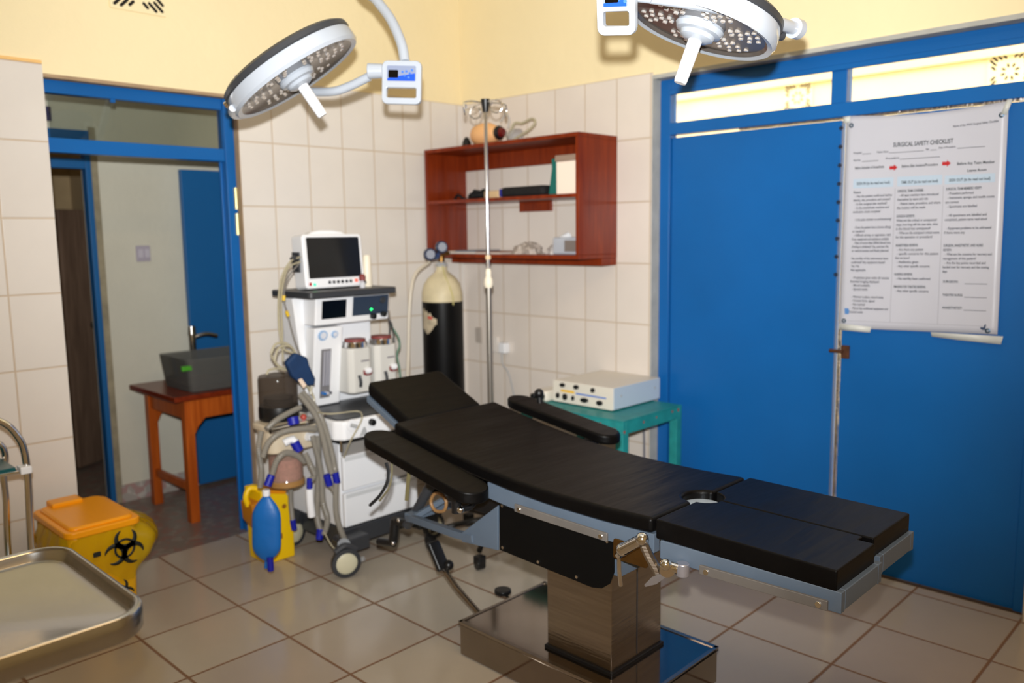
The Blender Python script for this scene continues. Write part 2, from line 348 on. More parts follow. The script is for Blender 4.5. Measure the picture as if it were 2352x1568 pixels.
# ---- doorway to the corridor (blue frame, glazed transom, no leaf shut)
d1 = struct(empty('door_1', (0, 0, 0)))
each('jamb', [MB().box(DX1-0.05, DX1-0.002, 0.035, 0.10, 0, DZ-0.014), MB().box(DX0+0.0, DX0+0.018, 0.085, 0.12, 0, DZ-0.014)], blue, d1, bevel=0.003)
MB().box(DX0, DX1-0.05, 0.045, 0.10, DZ-0.065, DZ-0.014).build('head', blue, d1, bevel=0.003)
MB().box(DX0, DX1-0.05, 0.04, 0.10, 1.79, 1.848).build('transom_bar', blue, d1, bevel=0.003)
MB().box(DX1-0.062, DX1-0.05, 0.07, 0.085, 0, 1.79).build('door_stop', blue, d1, bevel=0.002)
each('hinge', [MB().cyl((DX1-0.012, 0.03, z-0.05), (DX1-0.012, 0.03, z+0.05), 0.009, n=12) for z in (1.62, 1.5)], mat('painted_cream_hinge', rgb(214, 206, 150), 0.3, 0.4), d1)
MB().box(DX0+0.27, DX0+0.29, 0.046, 0.062, DZ-0.08, DZ-0.064).build('latch', blue, d1, bevel=0.003)
S('window_1', MB().box(DX0+0.03, DX1-0.05, 0.064, 0.068, 1.848, DZ-0.065), glass_d)

# ---- corridor
CY = 0.97
IX0, IX1, IZ = -2.45, -1.735, 1.995
S('wall_corridor_back', MB().box(IX1, -0.6, CY, CY+0.14, 0, 2.75).box(-3.2, IX0, CY, CY+0.14, 0, 2.75).box(IX0, IX1, CY, CY+0.14, IZ, 2.75), plaster_grey)
S('wall_corridor_east', MB().box(-0.7, -0.6, 0.15, CY, 0, 2.75), plaster_grey)
S('wall_corridor_west', MB().box(-3.2, -3.1, 0.15, CY, 0, 2.75), plaster_grey)
S('ceiling_corridor', MB().box(-3.2, -0.6, 0.15, 4.2, 2.75, 2.8), ceiling_m)
S('baseboard_corridor', MB().box(IX1+0.03, -0.6, CY-0.012, CY, 0, 0.095), terrazzo_l)
d3 = struct(empty('door_3', (0, 0, 0)))
each('jamb', [MB().box(IX1-0.028, IX1, CY-0.012, CY+0.05, 0, IZ), MB().box(IX0, IX0+0.05, CY-0.015, CY+0.1, 0, IZ)], blue_in, d3, bevel=0.003)
MB().box(IX0+0.05, IX1-0.028, CY-0.012, CY+0.05, IZ-0.05, IZ).build('head', blue_in, d3, bevel=0.003)
MB().box(IX0+0.05, IX1-0.028, CY-0.012, CY+0.05, 1.80, 1.85).build('transom_bar', blue_in, d3, bevel=0.003)
MB().box(IX1, IX1+0.035, CY-0.006, CY+0.01, 0, IZ+0.02).build('cement_edge', mat('weathered_cement_edge', rgb(150, 140, 116), 0.8, noise=0.25, nscale=14), d3)
# inner dark room
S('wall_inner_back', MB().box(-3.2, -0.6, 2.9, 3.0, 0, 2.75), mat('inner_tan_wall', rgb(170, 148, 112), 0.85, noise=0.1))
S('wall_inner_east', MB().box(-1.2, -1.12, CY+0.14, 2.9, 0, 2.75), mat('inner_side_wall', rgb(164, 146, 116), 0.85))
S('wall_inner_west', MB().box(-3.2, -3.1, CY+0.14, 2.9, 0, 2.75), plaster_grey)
t = thing('wooden_door', (-1.510,1.900,0.188), 'tall brown wooden door standing ajar in the dim room beyond the corridor', 'door')
MB().box(-0.02, 0.02, -0.16, 0.16, 0.02, 1.62, TM((-1.510,1.900,0.188)[:2]+(0,), Matrix.Rotation(radians(-62), 4, 'Z'))).build('door_leaf', darkw, t, bevel=0.004)
pp = (-1.514,1.720,0.918)
MB().cyl(pp, (pp[0], pp[1]-0.03, pp[2]), 0.025, n=14).tube([(pp[0], pp[1]-0.03, pp[2]), (pp[0]+0.05, pp[1]-0.04, pp[2]), (pp[0]+0.09, pp[1]-0.035, pp[2])], 0.008).build('handle', black_p, t)
pp = (-1.270,2.742,0.000)
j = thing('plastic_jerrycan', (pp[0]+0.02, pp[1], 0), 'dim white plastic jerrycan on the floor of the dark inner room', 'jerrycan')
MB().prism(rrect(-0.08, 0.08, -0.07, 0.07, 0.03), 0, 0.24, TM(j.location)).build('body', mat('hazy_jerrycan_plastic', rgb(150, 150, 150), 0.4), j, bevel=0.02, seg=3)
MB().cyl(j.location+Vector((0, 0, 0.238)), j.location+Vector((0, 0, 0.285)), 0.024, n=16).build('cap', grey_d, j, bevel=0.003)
pp = (-1.097,3.474,0.000)
st = thing('wooden_stool', (pp[0], pp[1]+0.35, 0), 'small dark wooden stool half hidden behind the inner doorway', 'stool')
b = st.location
MB().box(b.x-0.16, b.x+0.16, b.y-0.14, b.y+0.14, 0.42, 0.45).build('seat', darkw, st, bevel=0.004)
for sx in (-1, 1):
    for sy in (-1, 1): MB().box(b.x+sx*0.13-0.018, b.x+sx*0.13+0.018, b.y+sy*0.11-0.018, b.y+sy*0.11+0.018, 0, 0.42).build('leg', darkw, st, bevel=0.002)
# corridor leaf, switch, sign
dl = thing('corridor_door', (-1.29, 0.885, 0), 'plain blue door leaf folded open against the corridor wall behind the wooden table', 'door')
MB().box(-1.292, -0.76, 0.89, 0.925, 0.02, 1.815).build('leaf', blue_in, dl, bevel=0.003)
MB().box(-1.25, -0.8, 0.884, 0.89, 0.72, 0.80).build('rail', blue_in, dl, bevel=0.002)
sw = thing('light_switch', (-1.50, CY, 1.35), 'mauve square switch plate on the bare corridor wall', 'light switch')
MB().box(-1.535, -1.46, CY-0.012, CY, 1.315, 1.40).build('plate', violet_sw, sw, bevel=0.003)
for i in (0, 1): MB().box(-1.525+i*0.035, -1.50+i*0.035, CY-0.018, CY-0.012, 1.335, 1.38).build('rocker', mat('switch_rocker', rgb(188, 182, 192), 0.4), sw, bevel=0.002)
MB_s = MB().box(-1.985, -1.905, CY-0.012, CY, 2.03, 2.10)
tag(MB_s.build('wall_sign', sign_m, bevel=0.002), 'small dark violet plate high above the inner doorway', 'sign')

# ---- wooden corridor table with box and tap
ct = thing('side_table', (-1.42, 0.57, 0), 'orange varnished wooden table with arched aprons in the corridor', 'table')
TX0, TX1, TY0, TY1, TZ = -1.665, -0.98, 0.30, 0.86, 0.665
MB().box(TX0, TX1, TY0, TY1, TZ-0.028, TZ).build('tabletop', wood_mat('dark_red_tabletop', rgb(92, 30, 12), rgb(124, 46, 20), 0.25, 1), ct, bevel=0.005)
for x in (TX0+0.085, TX1-0.06):
    for y in (TY0+0.06, TY1-0.06): MB().box(x-0.024, x+0.024, y-0.024, y+0.024, 0, TZ-0.028).build('leg', oran, ct, bevel=0.003)
ap = [(TX0+0.085, TZ-0.028), (TX1-0.06, TZ-0.028), (TX1-0.06, TZ-0.22), (TX1-0.085, TZ-0.20), (TX1-0.10, TZ-0.17), (TX1-0.14, TZ-0.13), (TX0+0.165, TZ-0.13), (TX0+0.125, TZ-0.17), (TX0+0.11, TZ-0.20), (TX0+0.085, TZ-0.22)]
for y in (TY0+0.05, TY1-0.07): MB().prism(ap[::-1], 0, 0.02, on_y(y)).build('apron', oran, ct, bevel=0.002)
for x in (TX0+0.075, TX1-0.07):
    MB().box(x, x+0.02, TY0+0.07, TY1-0.07, TZ-0.13, TZ-0.028).build('apron', oran, ct, bevel=0.002)
    MB().box(x, x+0.022, TY0+0.07, TY1-0.07, 0.16, 0.20).build('stretcher', oran, ct, bevel=0.002)
bx = thing('storage_box', (-1.35, 0.5, TZ), 'clear plastic storage box with dark wet bottom on the corridor table', 'box')
def tub(x0, x1, y0, y1, z0, z1, t, fl=0.02):
    mb = MB(); o = rrect(x0, x1, y0, y1, 0.03); o2 = rrect(x0-fl, x1+fl, y0-fl, y1+fl, 0.035); i2 = rrect(x0-fl+t, x1+fl-t, y0-fl+t, y1+fl-t, 0.033); i1 = rrect(x0+t, x1-t, y0+t, y1-t, 0.028)
    rings = [[(p[0], p[1], z0) for p in o], [(p[0], p[1], z1) for p in o2], [(p[0], p[1], z1) for p in i2], [(p[0], p[1], z0+t) for p in i1]]
    n = len(o); vs = sum(rings, []); fs = [tuple(range(n))[::-1], tuple(range(3*n, 4*n))]
    for k in range(3): fs += [(k*n+i, k*n+(i+1) % n, (k+1)*n+(i+1) % n, (k+1)*n+i) for i in range(n)]
    return mb.add(vs, fs)
tub(-1.55, -1.1, 0.36, 0.68, TZ+0.001, TZ+0.17, 0.004).build('body', film_mat('box_plastic', rgb(150, 150, 146), 0.22, 0.1), bx)
MB().box(-1.54, -1.11, 0.37, 0.67, TZ+0.006, TZ+0.03).build('contents', mat('dark_red_box_contents', rgb(84, 34, 26), 0.3), bx, bevel=0.003)
MB().box(-1.595, -1.54, 0.35, 0.37, TZ+0.115, TZ+0.14).build('clip', mat('lime_clip', rgb(70, 150, 40), 0.4), bx, bevel=0.004)
pp = (-1.365, 0.72)
tp = thing('water_tap', (pp[0], pp[1], TZ), 'chrome lever tap standing behind the clear box on the corridor table', 'tap')
MB().cyl((pp[0], pp[1], TZ+0.001), (pp[0], pp[1], TZ+0.25), 0.018, 0.02, n=18).build('body', chrome, tp, bevel=0.002)
MB().cyl((pp[0], pp[1], TZ+0.25), (pp[0], pp[1], TZ+0.30), 0.024, 0.02, n=18).build('lever', chrome, tp, bevel=0.003)
MB().tube([(pp[0], pp[1], TZ+0.235), (pp[0]+0.07, pp[1]-0.02, TZ+0.25), (pp[0]+0.13, pp[1]-0.03, TZ+0.235)], 0.011).build('spout', chrome, tp)

# ---- blue double door with two transom lights
d2 = struct(empty('door_2', (0, 0, 0)))
X0, X1 = 0.062, 0.12
each('jamb', [MB().box(X0, X1, BY0-0.004, BY0-0.06, 0, 2.152), MB().box(X0, X1, BY1+0.004, BY1+0.05, 0, 2.152)], blue, d2, bevel=0.003)
MB().box(X0+0.001, X1, BY1+0.05, BY0-0.06, 2.095, 2.152).build('head', blue, d2, bevel=0.003)
MB().box(X0-0.004, X1, BY1+0.05, BY0-0.06, 1.893, 1.95).build('transom_bar', blue, d2, bevel=0.003)
MB().box(X0+0.002, X1, -2.17, -2.235, 1.95, 2.095).build('mullion', blue, d2, bevel=0.003)
MB().box(X0-0.012, X0+0.01, BY1+0.05, BY0-0.06, 2.078, 2.10).build('drip_bar', blue, d2, bevel=0.003)
LX = 0.078
MB().box(LX, LX+0.04, BY0-0.062, -2.216, 0.002, 1.882).build('leaf', blue, d2, bevel=0.003)
MB().box(LX, LX+0.04, -2.246, BY1+0.052, 0.002, 1.882).build('leaf', blue, d2, bevel=0.003)
sh = MB().box(LX+0.002, LX+0.03, -2.231, -2.239, 0.02, 1.885)
sh.build('edge_strip', alu, d2, bevel=0.001)
MB().box(LX-0.004, LX+0.01, -1.75, BY1+0.07, 1.884, 1.893).build('edge_strip', alu, d2, bevel=0.001)
each('screw', [MB().cyl((LX-0.0015, -2.212, 1.85-k*0.075), (LX+0.002, -2.212, 1.85-k*0.075), 0.009, n=10) for k in range(9)], mat('dark_blue_screws', rgb(14, 34, 60), 0.5), d2)
bl = MB().box(LX-0.012, LX, -2.25, -2.285, 0.90, 0.955).cyl((LX-0.02, -2.205, 0.93), (LX-0.02, -2.262, 0.93), 0.008, n=12)
bl.build('bolt', rust, d2, bevel=0.002)
S('trim_4', MB().box(0.05, 0.07, BY1+0.004, BY0-0.004, 0.0, 0.004), mat('dark_floor_joint', rgb(70, 52, 38), 0.8))
S('window_2', MB().box(0.088, 0.092, BY0-0.06, -2.17, 1.95, 2.095), glass_w)
S('window_3', MB().box(0.088, 0.092, -2.235, BY1+0.05, 1.95, 2.095), glass_w)
# veranda beyond the transom, open to daylight
S('wall_veranda', MB().box(2.0, 2.1, -5.5, 1.5, -0.05, 2.385).box(1.97, 2.1, -5.5, 1.5, 2.385, 3.3), plaster_out)
S('floor_veranda', MB().box(0.3, 2.1, -5.5, 1.5, -0.07, -0.01), terrazzo)

# ---- pierced ventilation blocks
def vent(name, T, half, label, group, ink_m):
    t = thing(name, T @ Vector((0, 0, 0)), label, 'ventilation block', group)
    sl = MB().prism(rrect(-half, half, -half, half, 0.006), 0.0, 0.008, T); sl.cur = 1; q = half/0.12
    def slot(cx, cy, ang, l, wd):
        A = T @ TM((cx*q, cy*q, 0.0082), Matrix.Rotation(radians(ang), 4, 'Z')); n = 8
        poly = [(-l*q/2+wd*q*0.5*(cos(radians(a))), wd*q*0.5*sin(radians(a))) for a in range(90, 271, 36)]+[(l*q/2+wd*q*0.5*cos(radians(a)), wd*q*0.5*sin(radians(a))) for a in range(-90, 91, 36)]
        sl.prism(poly, 0, 0.0006, A)
    for k in range(4):
        for (x, y, l) in ((0.085, 0.085, 0.045), (0.060, 0.09, 0.04), (0.09, 0.060, 0.04), (0.03, 0.088, 0.022), (0.088, 0.03, 0.022)):
            c_, s_ = cos(k*pi/2), sin(k*pi/2); slot(x*c_-y*s_, x*s_+y*c_, 45+90*k, l, 0.013)
    for k in range(8): slot(0.038*cos(k*pi/4+0.3), 0.038*sin(k*pi/4+0.3), 45*k+17, 0.012, 0.013)
    sl.build('block', [plaster if ink_m else plaster_out, vent_in], t)
    return t
vent('ventilation_block', on_y(0.008) @ TM((-1.835, 2.505, 0)), 0.118, 'cream pierced ventilation block high in the plaster above the corridor doorway', 'pierced ventilation blocks', True)
vent('ventilation_block', on_x(2.0) @ TM((1.108, 2.30, 0)), 0.10, 'pierced ventilation block seen through the transom pane above the shut bare blue leaf', 'pierced ventilation blocks', False)
vent('ventilation_block', on_x(2.0) @ TM((2.345, 2.295, 0)), 0.115, 'pierced ventilation block seen through the transom pane above the checklist banner', 'pierced ventilation blocks', False)

# ================================================================ OPERATING TABLE
OT = thing('operating_table', (-1.37, -2.05, 0), 'black upholstered operating table with blue grey frame on a stainless steel pedestal', 'operating table')
NX, FX = -1.62, -1.12          # near and far long edges
def lerp_tab(tab, y):
    if y >= tab[0][0]: return tab[0][1]+(y-tab[0][0])*(tab[0][1]-tab[1][1])/(tab[0][0]-tab[1][0])
    for (a, za), (b, zb) in zip(tab, tab[1:]):
        if y >= b: t_ = (y-a)/(b-a); return za+(zb-za)*t_
    return tab[-1][1]+(y-tab[-1][0])*(tab[-1][1]-tab[-2][1])/(tab[-1][0]-tab[-2][0])
prof_back = [(-1.36, 0.789), (-1.50, 0.762), (-1.65, 0.735), (-1.80, 0.713), (-1.95, 0.698), (-2.10, 0.690), (-2.30, 0.689), (-2.46, 0.694)]
def topz(y): return lerp_tab(prof_back, y)
def headz(y): return 0.778+(y+1.365)*0.46
def slab(outline, zf, thick, name, m, parent, bevel=0.012, cuts=None, seg=3):
    """padded slab with a plan outline (x,y), its top following zf(y)"""
    bm = bmesh.new(); vs = [bm.verts.new((x, y, 0)) for x, y in outline]; f = bm.faces.new(vs)
    if f.normal.z < 0: f.normal_flip()
    ys = [p[1] for p in outline]; y = min(ys)+0.03
    while y < max(ys)-0.01:
        bmesh.ops.bisect_plane(bm, geom=bm.verts[:]+bm.edges[:]+bm.faces[:], plane_co=(0, y, 0), plane_no=(0, 1, 0)); y += cuts or 0.06
    for v in bm.verts: v.co.z = zf(v.co.y)
    ex = bmesh.ops.extrude_face_region(bm, geom=bm.faces[:])
    for v in [g for g in ex['geom'] if isinstance(g, bmesh.types.BMVert)]: v.co.z -= thick
    bmesh.ops.recalc_face_normals(bm, faces=bm.faces); bm.verts.index_update()
    mb = MB(); mb.add([v.co.copy() for v in bm.verts], [tuple(v.index for v in q.verts) for q in bm.faces]); bm.free()
    return mb.build(name, m, parent, bevel=bevel, seg=seg, angle=50)
def arc(cx, cy, r, a0, a1, n=10): return [(cx+r*cos(radians(a0+(a1-a0)*i/n)), cy+r*sin(radians(a0+(a1-a0)*i/n))) for i in range(n+1)]
HY = -2.463
slab([(-1.545, -1.13), (-1.545, -1.362), (-1.175, -1.362), (-1.175, -1.13), (-1.19, -1.115), (-1.53, -1.115)], headz, 0.05, 'head_cushion', black_v, OT, bevel=0.014)
slab([(NX, -1.372)]+[(NX, HY)]+[(-1.44, HY)]+arc(-1.37, HY, 0.055, 180, 0, 12)+[(-1.30, HY), (FX, HY), (FX, -1.372)], topz, 0.044, 'seat_cushion', black_v, OT)
def legz(y): return 0.695+(y+2.48)*0.012
slab([(NX, HY-0.012), (NX, -2.955), (-1.40, -2.955), (-1.40, -2.915), (-1.372, -2.915), (-1.372, HY-0.06)]+arc(-1.37, HY-0.006, 0.055, 262, 186, 6)+[(-1.44, HY-0.012)], legz, 0.052, 'leg_cushion', black_v, OT)
slab([(FX, HY-0.012), (FX, -2.94), (-1.345, -2.94), (-1.362, -2.925), (-1.362, HY-0.06)][::-1]+[(-1.30, HY-0.012)], legz, 0.052, 'leg_cushion', black_v, OT) if False else \
slab([(FX, HY-0.012), (FX, -2.94), (-1.368, -2.94), (-1.368, HY-0.06)]+arc(-1.37, HY-0.006, 0.055, 278, 354, 6)+[(-1.30, HY-0.012)], legz, 0.052, 'leg_cushion', black_v, OT)
# frames under the cushions
def frame_strip(x0, x1, y0, y1, zf, dz0, dz1, mb):
    n = max(2, int(abs(y1-y0)/0.08)); vs = []; fs = []
    for i in range(n+1):
        y = y0+(y1-y0)*i/n; z = zf(y)
        vs += [(x0, y, z-dz1), (x1, y, z-dz1), (x1, y, z-dz0), (x0, y, z-dz0)]
    for i in range(n):
        a = i*4; fs += [(a+k, a+(k+1) % 4, a+4+(k+1) % 4, a+4+k) for k in range(4)]
    fs += [(3, 2, 1, 0), (4*n, 4*n+1, 4*n+2, 4*n+3)]
    return mb.add(vs, fs)
mb = MB(); frame_strip(NX+0.004, NX+0.03, -1.84, -2.468, topz, 0.044, 0.096, mb); frame_strip(FX-0.03, FX-0.004, -1.45, -2.468, topz, 0.044, 0.09, mb)
frame_strip(NX+0.03, FX-0.03, -1.42, -2.46, topz, 0.045, 0.052, mb)
mb.build('seat_frame', blue_gr, OT, bevel=0.002)
mb = MB(); frame_strip(-1.54, -1.18, -1.12, -1.40, headz, 0.05, 0.058, mb); frame_strip(-1.552, -1.53, -1.125, -1.43, headz, 0.05, 0.072, mb); frame_strip(-1.19, -1.168, -1.125, -1.43, headz, 0.05, 0.072, mb)
mb.build('head_frame', blue_gr, OT, bevel=0.002)
for (a, b_, ye) in ((NX-0.002, -1.385, -2.968), (-1.355, FX+0.002, -2.952)):
    mb = MB().box(a, b_, ye, -2.486, 0.600, 0.640) if False else MB()
    mb.box(a, a+0.022, ye, -2.49, 0.592, 0.642).box(b_-0.022, b_, ye, -2.49, 0.592, 0.642).box(a+0.0221, b_-0.0221, ye, ye+0.02, 0.595, 0.642).box(a+0.0221, b_-0.0221, ye+0.0201, -2.49, 0.628, 0.6405)
    mb.build('leg_frame', blue_gr, OT, bevel=0.0025)
rail_st = mat('dull_rail_steel', rgb(120, 116, 112), 0.35, 0.35, noise=0.1)
def side_rail(y0, y1, x, z0, z1, sgn=-1):
    r_ = MB().prism([(-y0, z0-0.011), (-y1, z1-0.011), (-y1, z1+0.013), (-y0, z0+0.013)], 0, 0.009, on_x(x)).build('side_rail', rail_st, OT, bevel=0.002)
    for y, z in ((y0-0.02, z0+(z1-z0)*0.05), (y1+0.02, z1-(z1-z0)*0.05)): MB().cyl((x+0.005, y, z), (x-0.0125, y, z), 0.0075, n=14).build('rail_screw', chrome, r_, bevel=0.0015)
side_rail(-1.98, -2.33, NX-0.012, 0.618, 0.612)
side_rail(-2.62, -2.945, NX-0.014, 0.604, 0.610)
mb = MB().prism(rrect(1.50, 2.40, 0.60, 0.625, 0.005), 0, 0.01, Matrix(((0, 0, 1, FX+0.012), (-1, 0, 0, 0), (0, 1, 0, 0), (0, 0, 0, 1)))); mb.build('side_rail', steel, OT)
# black side panels with rounded lower corner, grey inner box
pan = [(1.885, 0.452), (2.255, 0.438), (2.29, 0.446), (2.318, 0.468), (2.332, 0.505), (2.332, 0.60), (1.885, 0.612)]
for X, T_ in ((NX+0.015, on_x(NX+0.015)),):
    p_ = MB().prism(pan, 0, 0.006, T_).build('side_panel', black_m, OT, bevel=0.002)
    for (u, v) in ((1.90, 0.60), (1.90, 0.465), (2.05, 0.459), (2.20, 0.455), (2.31, 0.59), (2.03, 0.604), (2.18, 0.60)): MB().cyl((X-0.006, -u, v), (X-0.009, -u, v), 0.005, n=10).build('panel_screw', chrome, p_)
MB().prism(pan, 0, 0.006, on_x(FX-0.012)).build('side_panel', black_m, OT, bevel=0.002)
MB().box(NX+0.022, NX+0.13, -1.89, -2.345, 0.49, 0.60).box(FX-0.13, FX-0.02, -1.89, -2.345, 0.49, 0.60).box(NX+0.13, FX-0.13, -1.80, -2.36, 0.52, 0.62).build('slide_housing', blue_gr, OT, bevel=0.003)
MB().prism([(-p_[1], p_[2]) for p_ in ((-1.602,-1.704,0.463), (-1.602,-1.874,0.593), (-1.602,-1.871,0.445), (-1.602,-1.703,0.431))], -0.005, 0.004, on_x(NX+0.018)).build('side_plate', blue_gr, OT, bevel=0.002)
# lower struts reaching to the head end
mb = MB().tube([(-1.600,-1.758,0.455), (-1.590,-1.662,0.443), (-1.56, -1.40, 0.425), (-1.54, -1.34, 0.41)], 0.017, n=4, smooth=False).tube([(-1.54, -1.36, 0.412), (-1.42, -1.46, 0.50), (-1.34, -1.56, 0.55)], 0.013, n=4, smooth=False)
mb.tube([(-1.24, -1.66, 0.475), (-1.24, -1.36, 0.41)], 0.016, n=4, smooth=False).box(-1.55, -1.22, -1.37, -1.33, 0.405, 0.43)
mb.build('lower_strut', blue_gr, OT, bevel=0.002)
# mechanism below the back section
mb = MB().box(-1.50, -1.26, -1.55, -1.80, 0.50, 0.57).cyl((-1.50, -1.58, 0.585), (-1.26, -1.58, 0.585), 0.018).tube([(-1.40, -1.95, 0.52), (-1.40, -1.5, 0.56), (-1.40, -1.35, 0.62)], 0.014)
mb.build('tilt_mechanism', black_p, OT, bevel=0.003)
mb = MB().tube([(-1.46, -1.78, 0.54), (-1.47, -1.50, 0.53), (-1.47, -1.40, 0.55)], 0.009); mb.tube([(-1.36, -1.78, 0.56), (-1.36, -1.40, 0.58)], 0.007); mb.build('push_rod', chrome, OT)
MB().tube([(-1.520,-1.501,0.529), (-1.520,-1.530,0.512), (-1.520,-1.518,0.474), (-1.520,-1.470,0.463), (-1.520,-1.447,0.490), (-1.520,-1.468,0.523)], 0.006, closed=True).build('cable_loop', mat('tan_cable', rgb(150, 112, 70), 0.5), OT)
# crank handle with ribbed boot at the head end
mb = MB().tube([(-1.500,-1.451,0.578), (-1.500,-1.387,0.492), (-1.500,-1.321,0.402), (-1.500,-1.280,0.358)], 0.017, n=12, rf=lambda i, m: 1+0.14*(i % 2))
mb.build('ribbed_boot', grey_d, OT)
mb = MB().cyl((-1.500,-1.294,0.365), (-1.500,-1.220,0.359), 0.016).tube([(-1.500,-1.210,0.367), (-1.500,-1.202,0.322), (-1.500,-1.191,0.267)], 0.018, n=12, smooth=False).tube([(-1.500,-1.196,0.265), (-1.500,-1.099,0.247)], 0.015, n=12, smooth=False)
mb.build('crank_handle', black_p, OT, bevel=0.003)
each('crank_bolt', [sphere(MB(), (-1.530,-1.270,0.382), 0.008), sphere(MB(), (-1.525,-1.224,0.279), 0.008)], chrome, OT)
# pedestal
MB().box(-1.50, -1.24, -1.985, -2.24, 0.125, 0.50).build('column', steel, OT, bevel=0.0025)
MB().box(-1.49, -1.25, -2.0, -2.225, 0.45, 0.62).build('inner_column', steel, OT, bevel=0.002)
MB().box(-1.508, -1.232, -1.977, -2.248, 0.118, 0.132).build('column_gasket', black_p, OT, bevel=0.003)
MB().box(-1.372, -1.368, -2.2402, -2.2412, 0.14, 0.5).build('column_seam', grey_d, OT)
MB().box(-1.572, -1.135, -1.645, -2.385, 0.004, 0.121).build('base', steel_p, OT, bevel=0.003)
mb = MB().box(-1.575, -1.56, -1.642, -2.388, 0.112, 0.124).box(-1.147, -1.132, -1.642, -2.388, 0.112, 0.124).box(-1.575, -1.132, -1.642, -1.654, 0.112, 0.124).box(-1.575, -1.132, -2.376, -2.388, 0.112, 0.124); mb.build('base_rim', steel, OT, bevel=0.001)
# foot levers
mb = MB().tube([(-1.46, -1.66, 0.085), (-1.440,-1.487,0.151), (-1.420,-1.369,0.208)], 0.011, smooth=False, n=12); mb.build('lift_lever', steel, OT)
mb = MB(); a_ = Vector((-1.430,-1.398,0.203)); b_ = Vector((-1.430,-1.341,0.289))
T_ = TM(a_, frame_from(b_-a_, (1, 0, 0)))
mb.prism(rrect(-0.028, 0.028, -0.012, 0.012, 0.011), -0.01, (b_-a_).length, T_); sphere(mb, a_+Vector((0.02, -0.01, 0.005)), 0.02); mb.build('foot_pedal', black_p, OT, bevel=0.008, seg=3)
pd = Vector((-1.278,-1.562,0.100)); MB().cyl(pd, pd+Vector((0, 0, 0.016)), 0.032, n=20).build('brake_pedal', black_p, OT, bevel=0.004)
MB().tube([pd+Vector((0, 0, 0.0)), pd+Vector((-0.01, -0.06, -0.015)), (pd.x-0.02, -1.65, 0.07)], 0.007).build('brake_pedal_arm', steel, OT)
# rail clamp cluster at the seat joint
mb = MB().prism(rrect(2.342, 2.455, 0.555, 0.612, 0.008), 0, 0.006, on_x(NX-0.002)); mb.build('clamp_plate', brass, OT, bevel=0.002)
mb = MB(); p0 = Vector((-1.660,-2.398,0.603)); p1 = Vector((-1.660,-2.461,0.648)); mb.cyl(p0, p1, 0.017, 0.015, n=20); sphere(mb, p1, 0.018); sphere(mb, p0, 0.018)
mb.cyl(p0, (-1.650,-2.377,0.578), 0.010).tube([(-1.650,-2.379,0.583), (-1.650,-2.380,0.536), (-1.640,-2.378,0.490)], 0.006, n=10)
mb.build('rail_clamp', chrome, OT, bevel=0.0015)
mb = MB().tube([(-1.650,-2.461,0.628), (-1.650,-2.482,0.595), (-1.650,-2.499,0.576), (-1.650,-2.505,0.562)], 0.013, n=8); mb.build('clamp_bracket', steel, OT)
mb = MB(); pc = Vector((-1.660,-2.538,0.590)); mb.cyl(pc+Vector((0.02, 0.012, 0)), pc+Vector((-0.012, -0.008, 0)), 0.020, n=18); sphere(mb, pc+Vector((-0.006, 0.0, 0.012)), 0.016)
mb.cyl((-1.655,-2.545,0.596), (-1.650,-2.567,0.594), 0.014); mb.build('swivel_joint', chrome, OT, bevel=0.003)
mb = MB(); a_ = Vector((-1.640,-2.571,0.608)); mb.cyl(a_, a_-Vector((0, 0, 0.034)), 0.0175, n=22); mb.build('clamp_knob', mat('satin_alloy', rgb(190, 192, 205), 0.3, 0.8), OT, bevel=0.003)
a_ = Vector((-1.670,-2.542,0.579)); b_ = Vector((-1.680,-2.485,0.535)); mb = MB().prism([(-0.006, 0), (0.006, 0), (0.011, 0.04), (0.003, (b_-a_).length), (-0.003, (b_-a_).length), (-0.010, 0.04)], -0.003, 0.003, TM(a_, frame_from((b_-a_), (0, 0, 1))) @ Matrix(((1, 0, 0, 0), (0, 0, 1, 0), (0, 1, 0, 0), (0, 0, 0, 1)))); mb.build('wing_lever', mat('satin_alloy_lever', rgb(170, 168, 172), 0.35, 0.8), OT, bevel=0.0015)
MB().cyl((-1.37, HY, 0.64), (-1.37, HY, 0.668), 0.0545, n=28).build('perineal_cut_out_plate', mat('pale_metal_disc', rgb(186, 200, 214), 0.3, 0.3), OT)
# arm boards
def armboard(xc, y0, y1, z0, z1, w_, near):
    n = 10; out = arc(xc, y0-w_/2, w_/2, 180, 0, n)+arc(xc, y1+w_/2, w_/2, 0, -180, n)
    zf = lambda y: z0+(z1-z0)*(y-y0)/(y1-y0)
    p = slab(out, zf, 0.036, 'arm_board', black_v, OT, bevel=0.010)
    u_ = MB(); frame_strip(xc-0.03, xc+0.03, y0-0.05, y1+0.05, zf, 0.036, 0.046, u_); u_.build('arm_board_plate', black_p, p, bevel=0.002)
    ym = y1+0.12; zz = zf(ym)-0.046; sx = 1 if near else -1
    c_ = MB().cyl((xc, ym, zz), (xc, ym, zz-0.07), 0.016, n=14).box(xc-0.02, xc+0.02, ym-0.02, ym+0.02, zz-0.03, zz-0.005).tube([(xc, ym, zz-0.06), (xc+sx*0.05, ym-0.01, zz-0.06), (xc+sx*0.09, ym-0.01, zz-0.03)], 0.010)
    c_.build('arm_board_clamp', black_p, p, bevel=0.002)
    k_ = MB(); sphere(k_, (xc-sx*0.01, ym-0.03, zz-0.05), 0.012); k_.build('clamp_bolt', chrome, p)
    return p, zf
p, zf = armboard(-1.695, -1.345, -1.90, 0.768, 0.664, 0.125, True)
st_m = mat('black_strap_webbing', rgb(26, 27, 30), 0.6)
MB().tube([(-1.740,-1.484,0.688), (-1.740,-1.494,0.655), (-1.750,-1.496,0.621), (-1.760,-1.468,0.575), (-1.765,-1.419,0.532)], 0.006, n=6).build('restraint_strap', st_m, p)
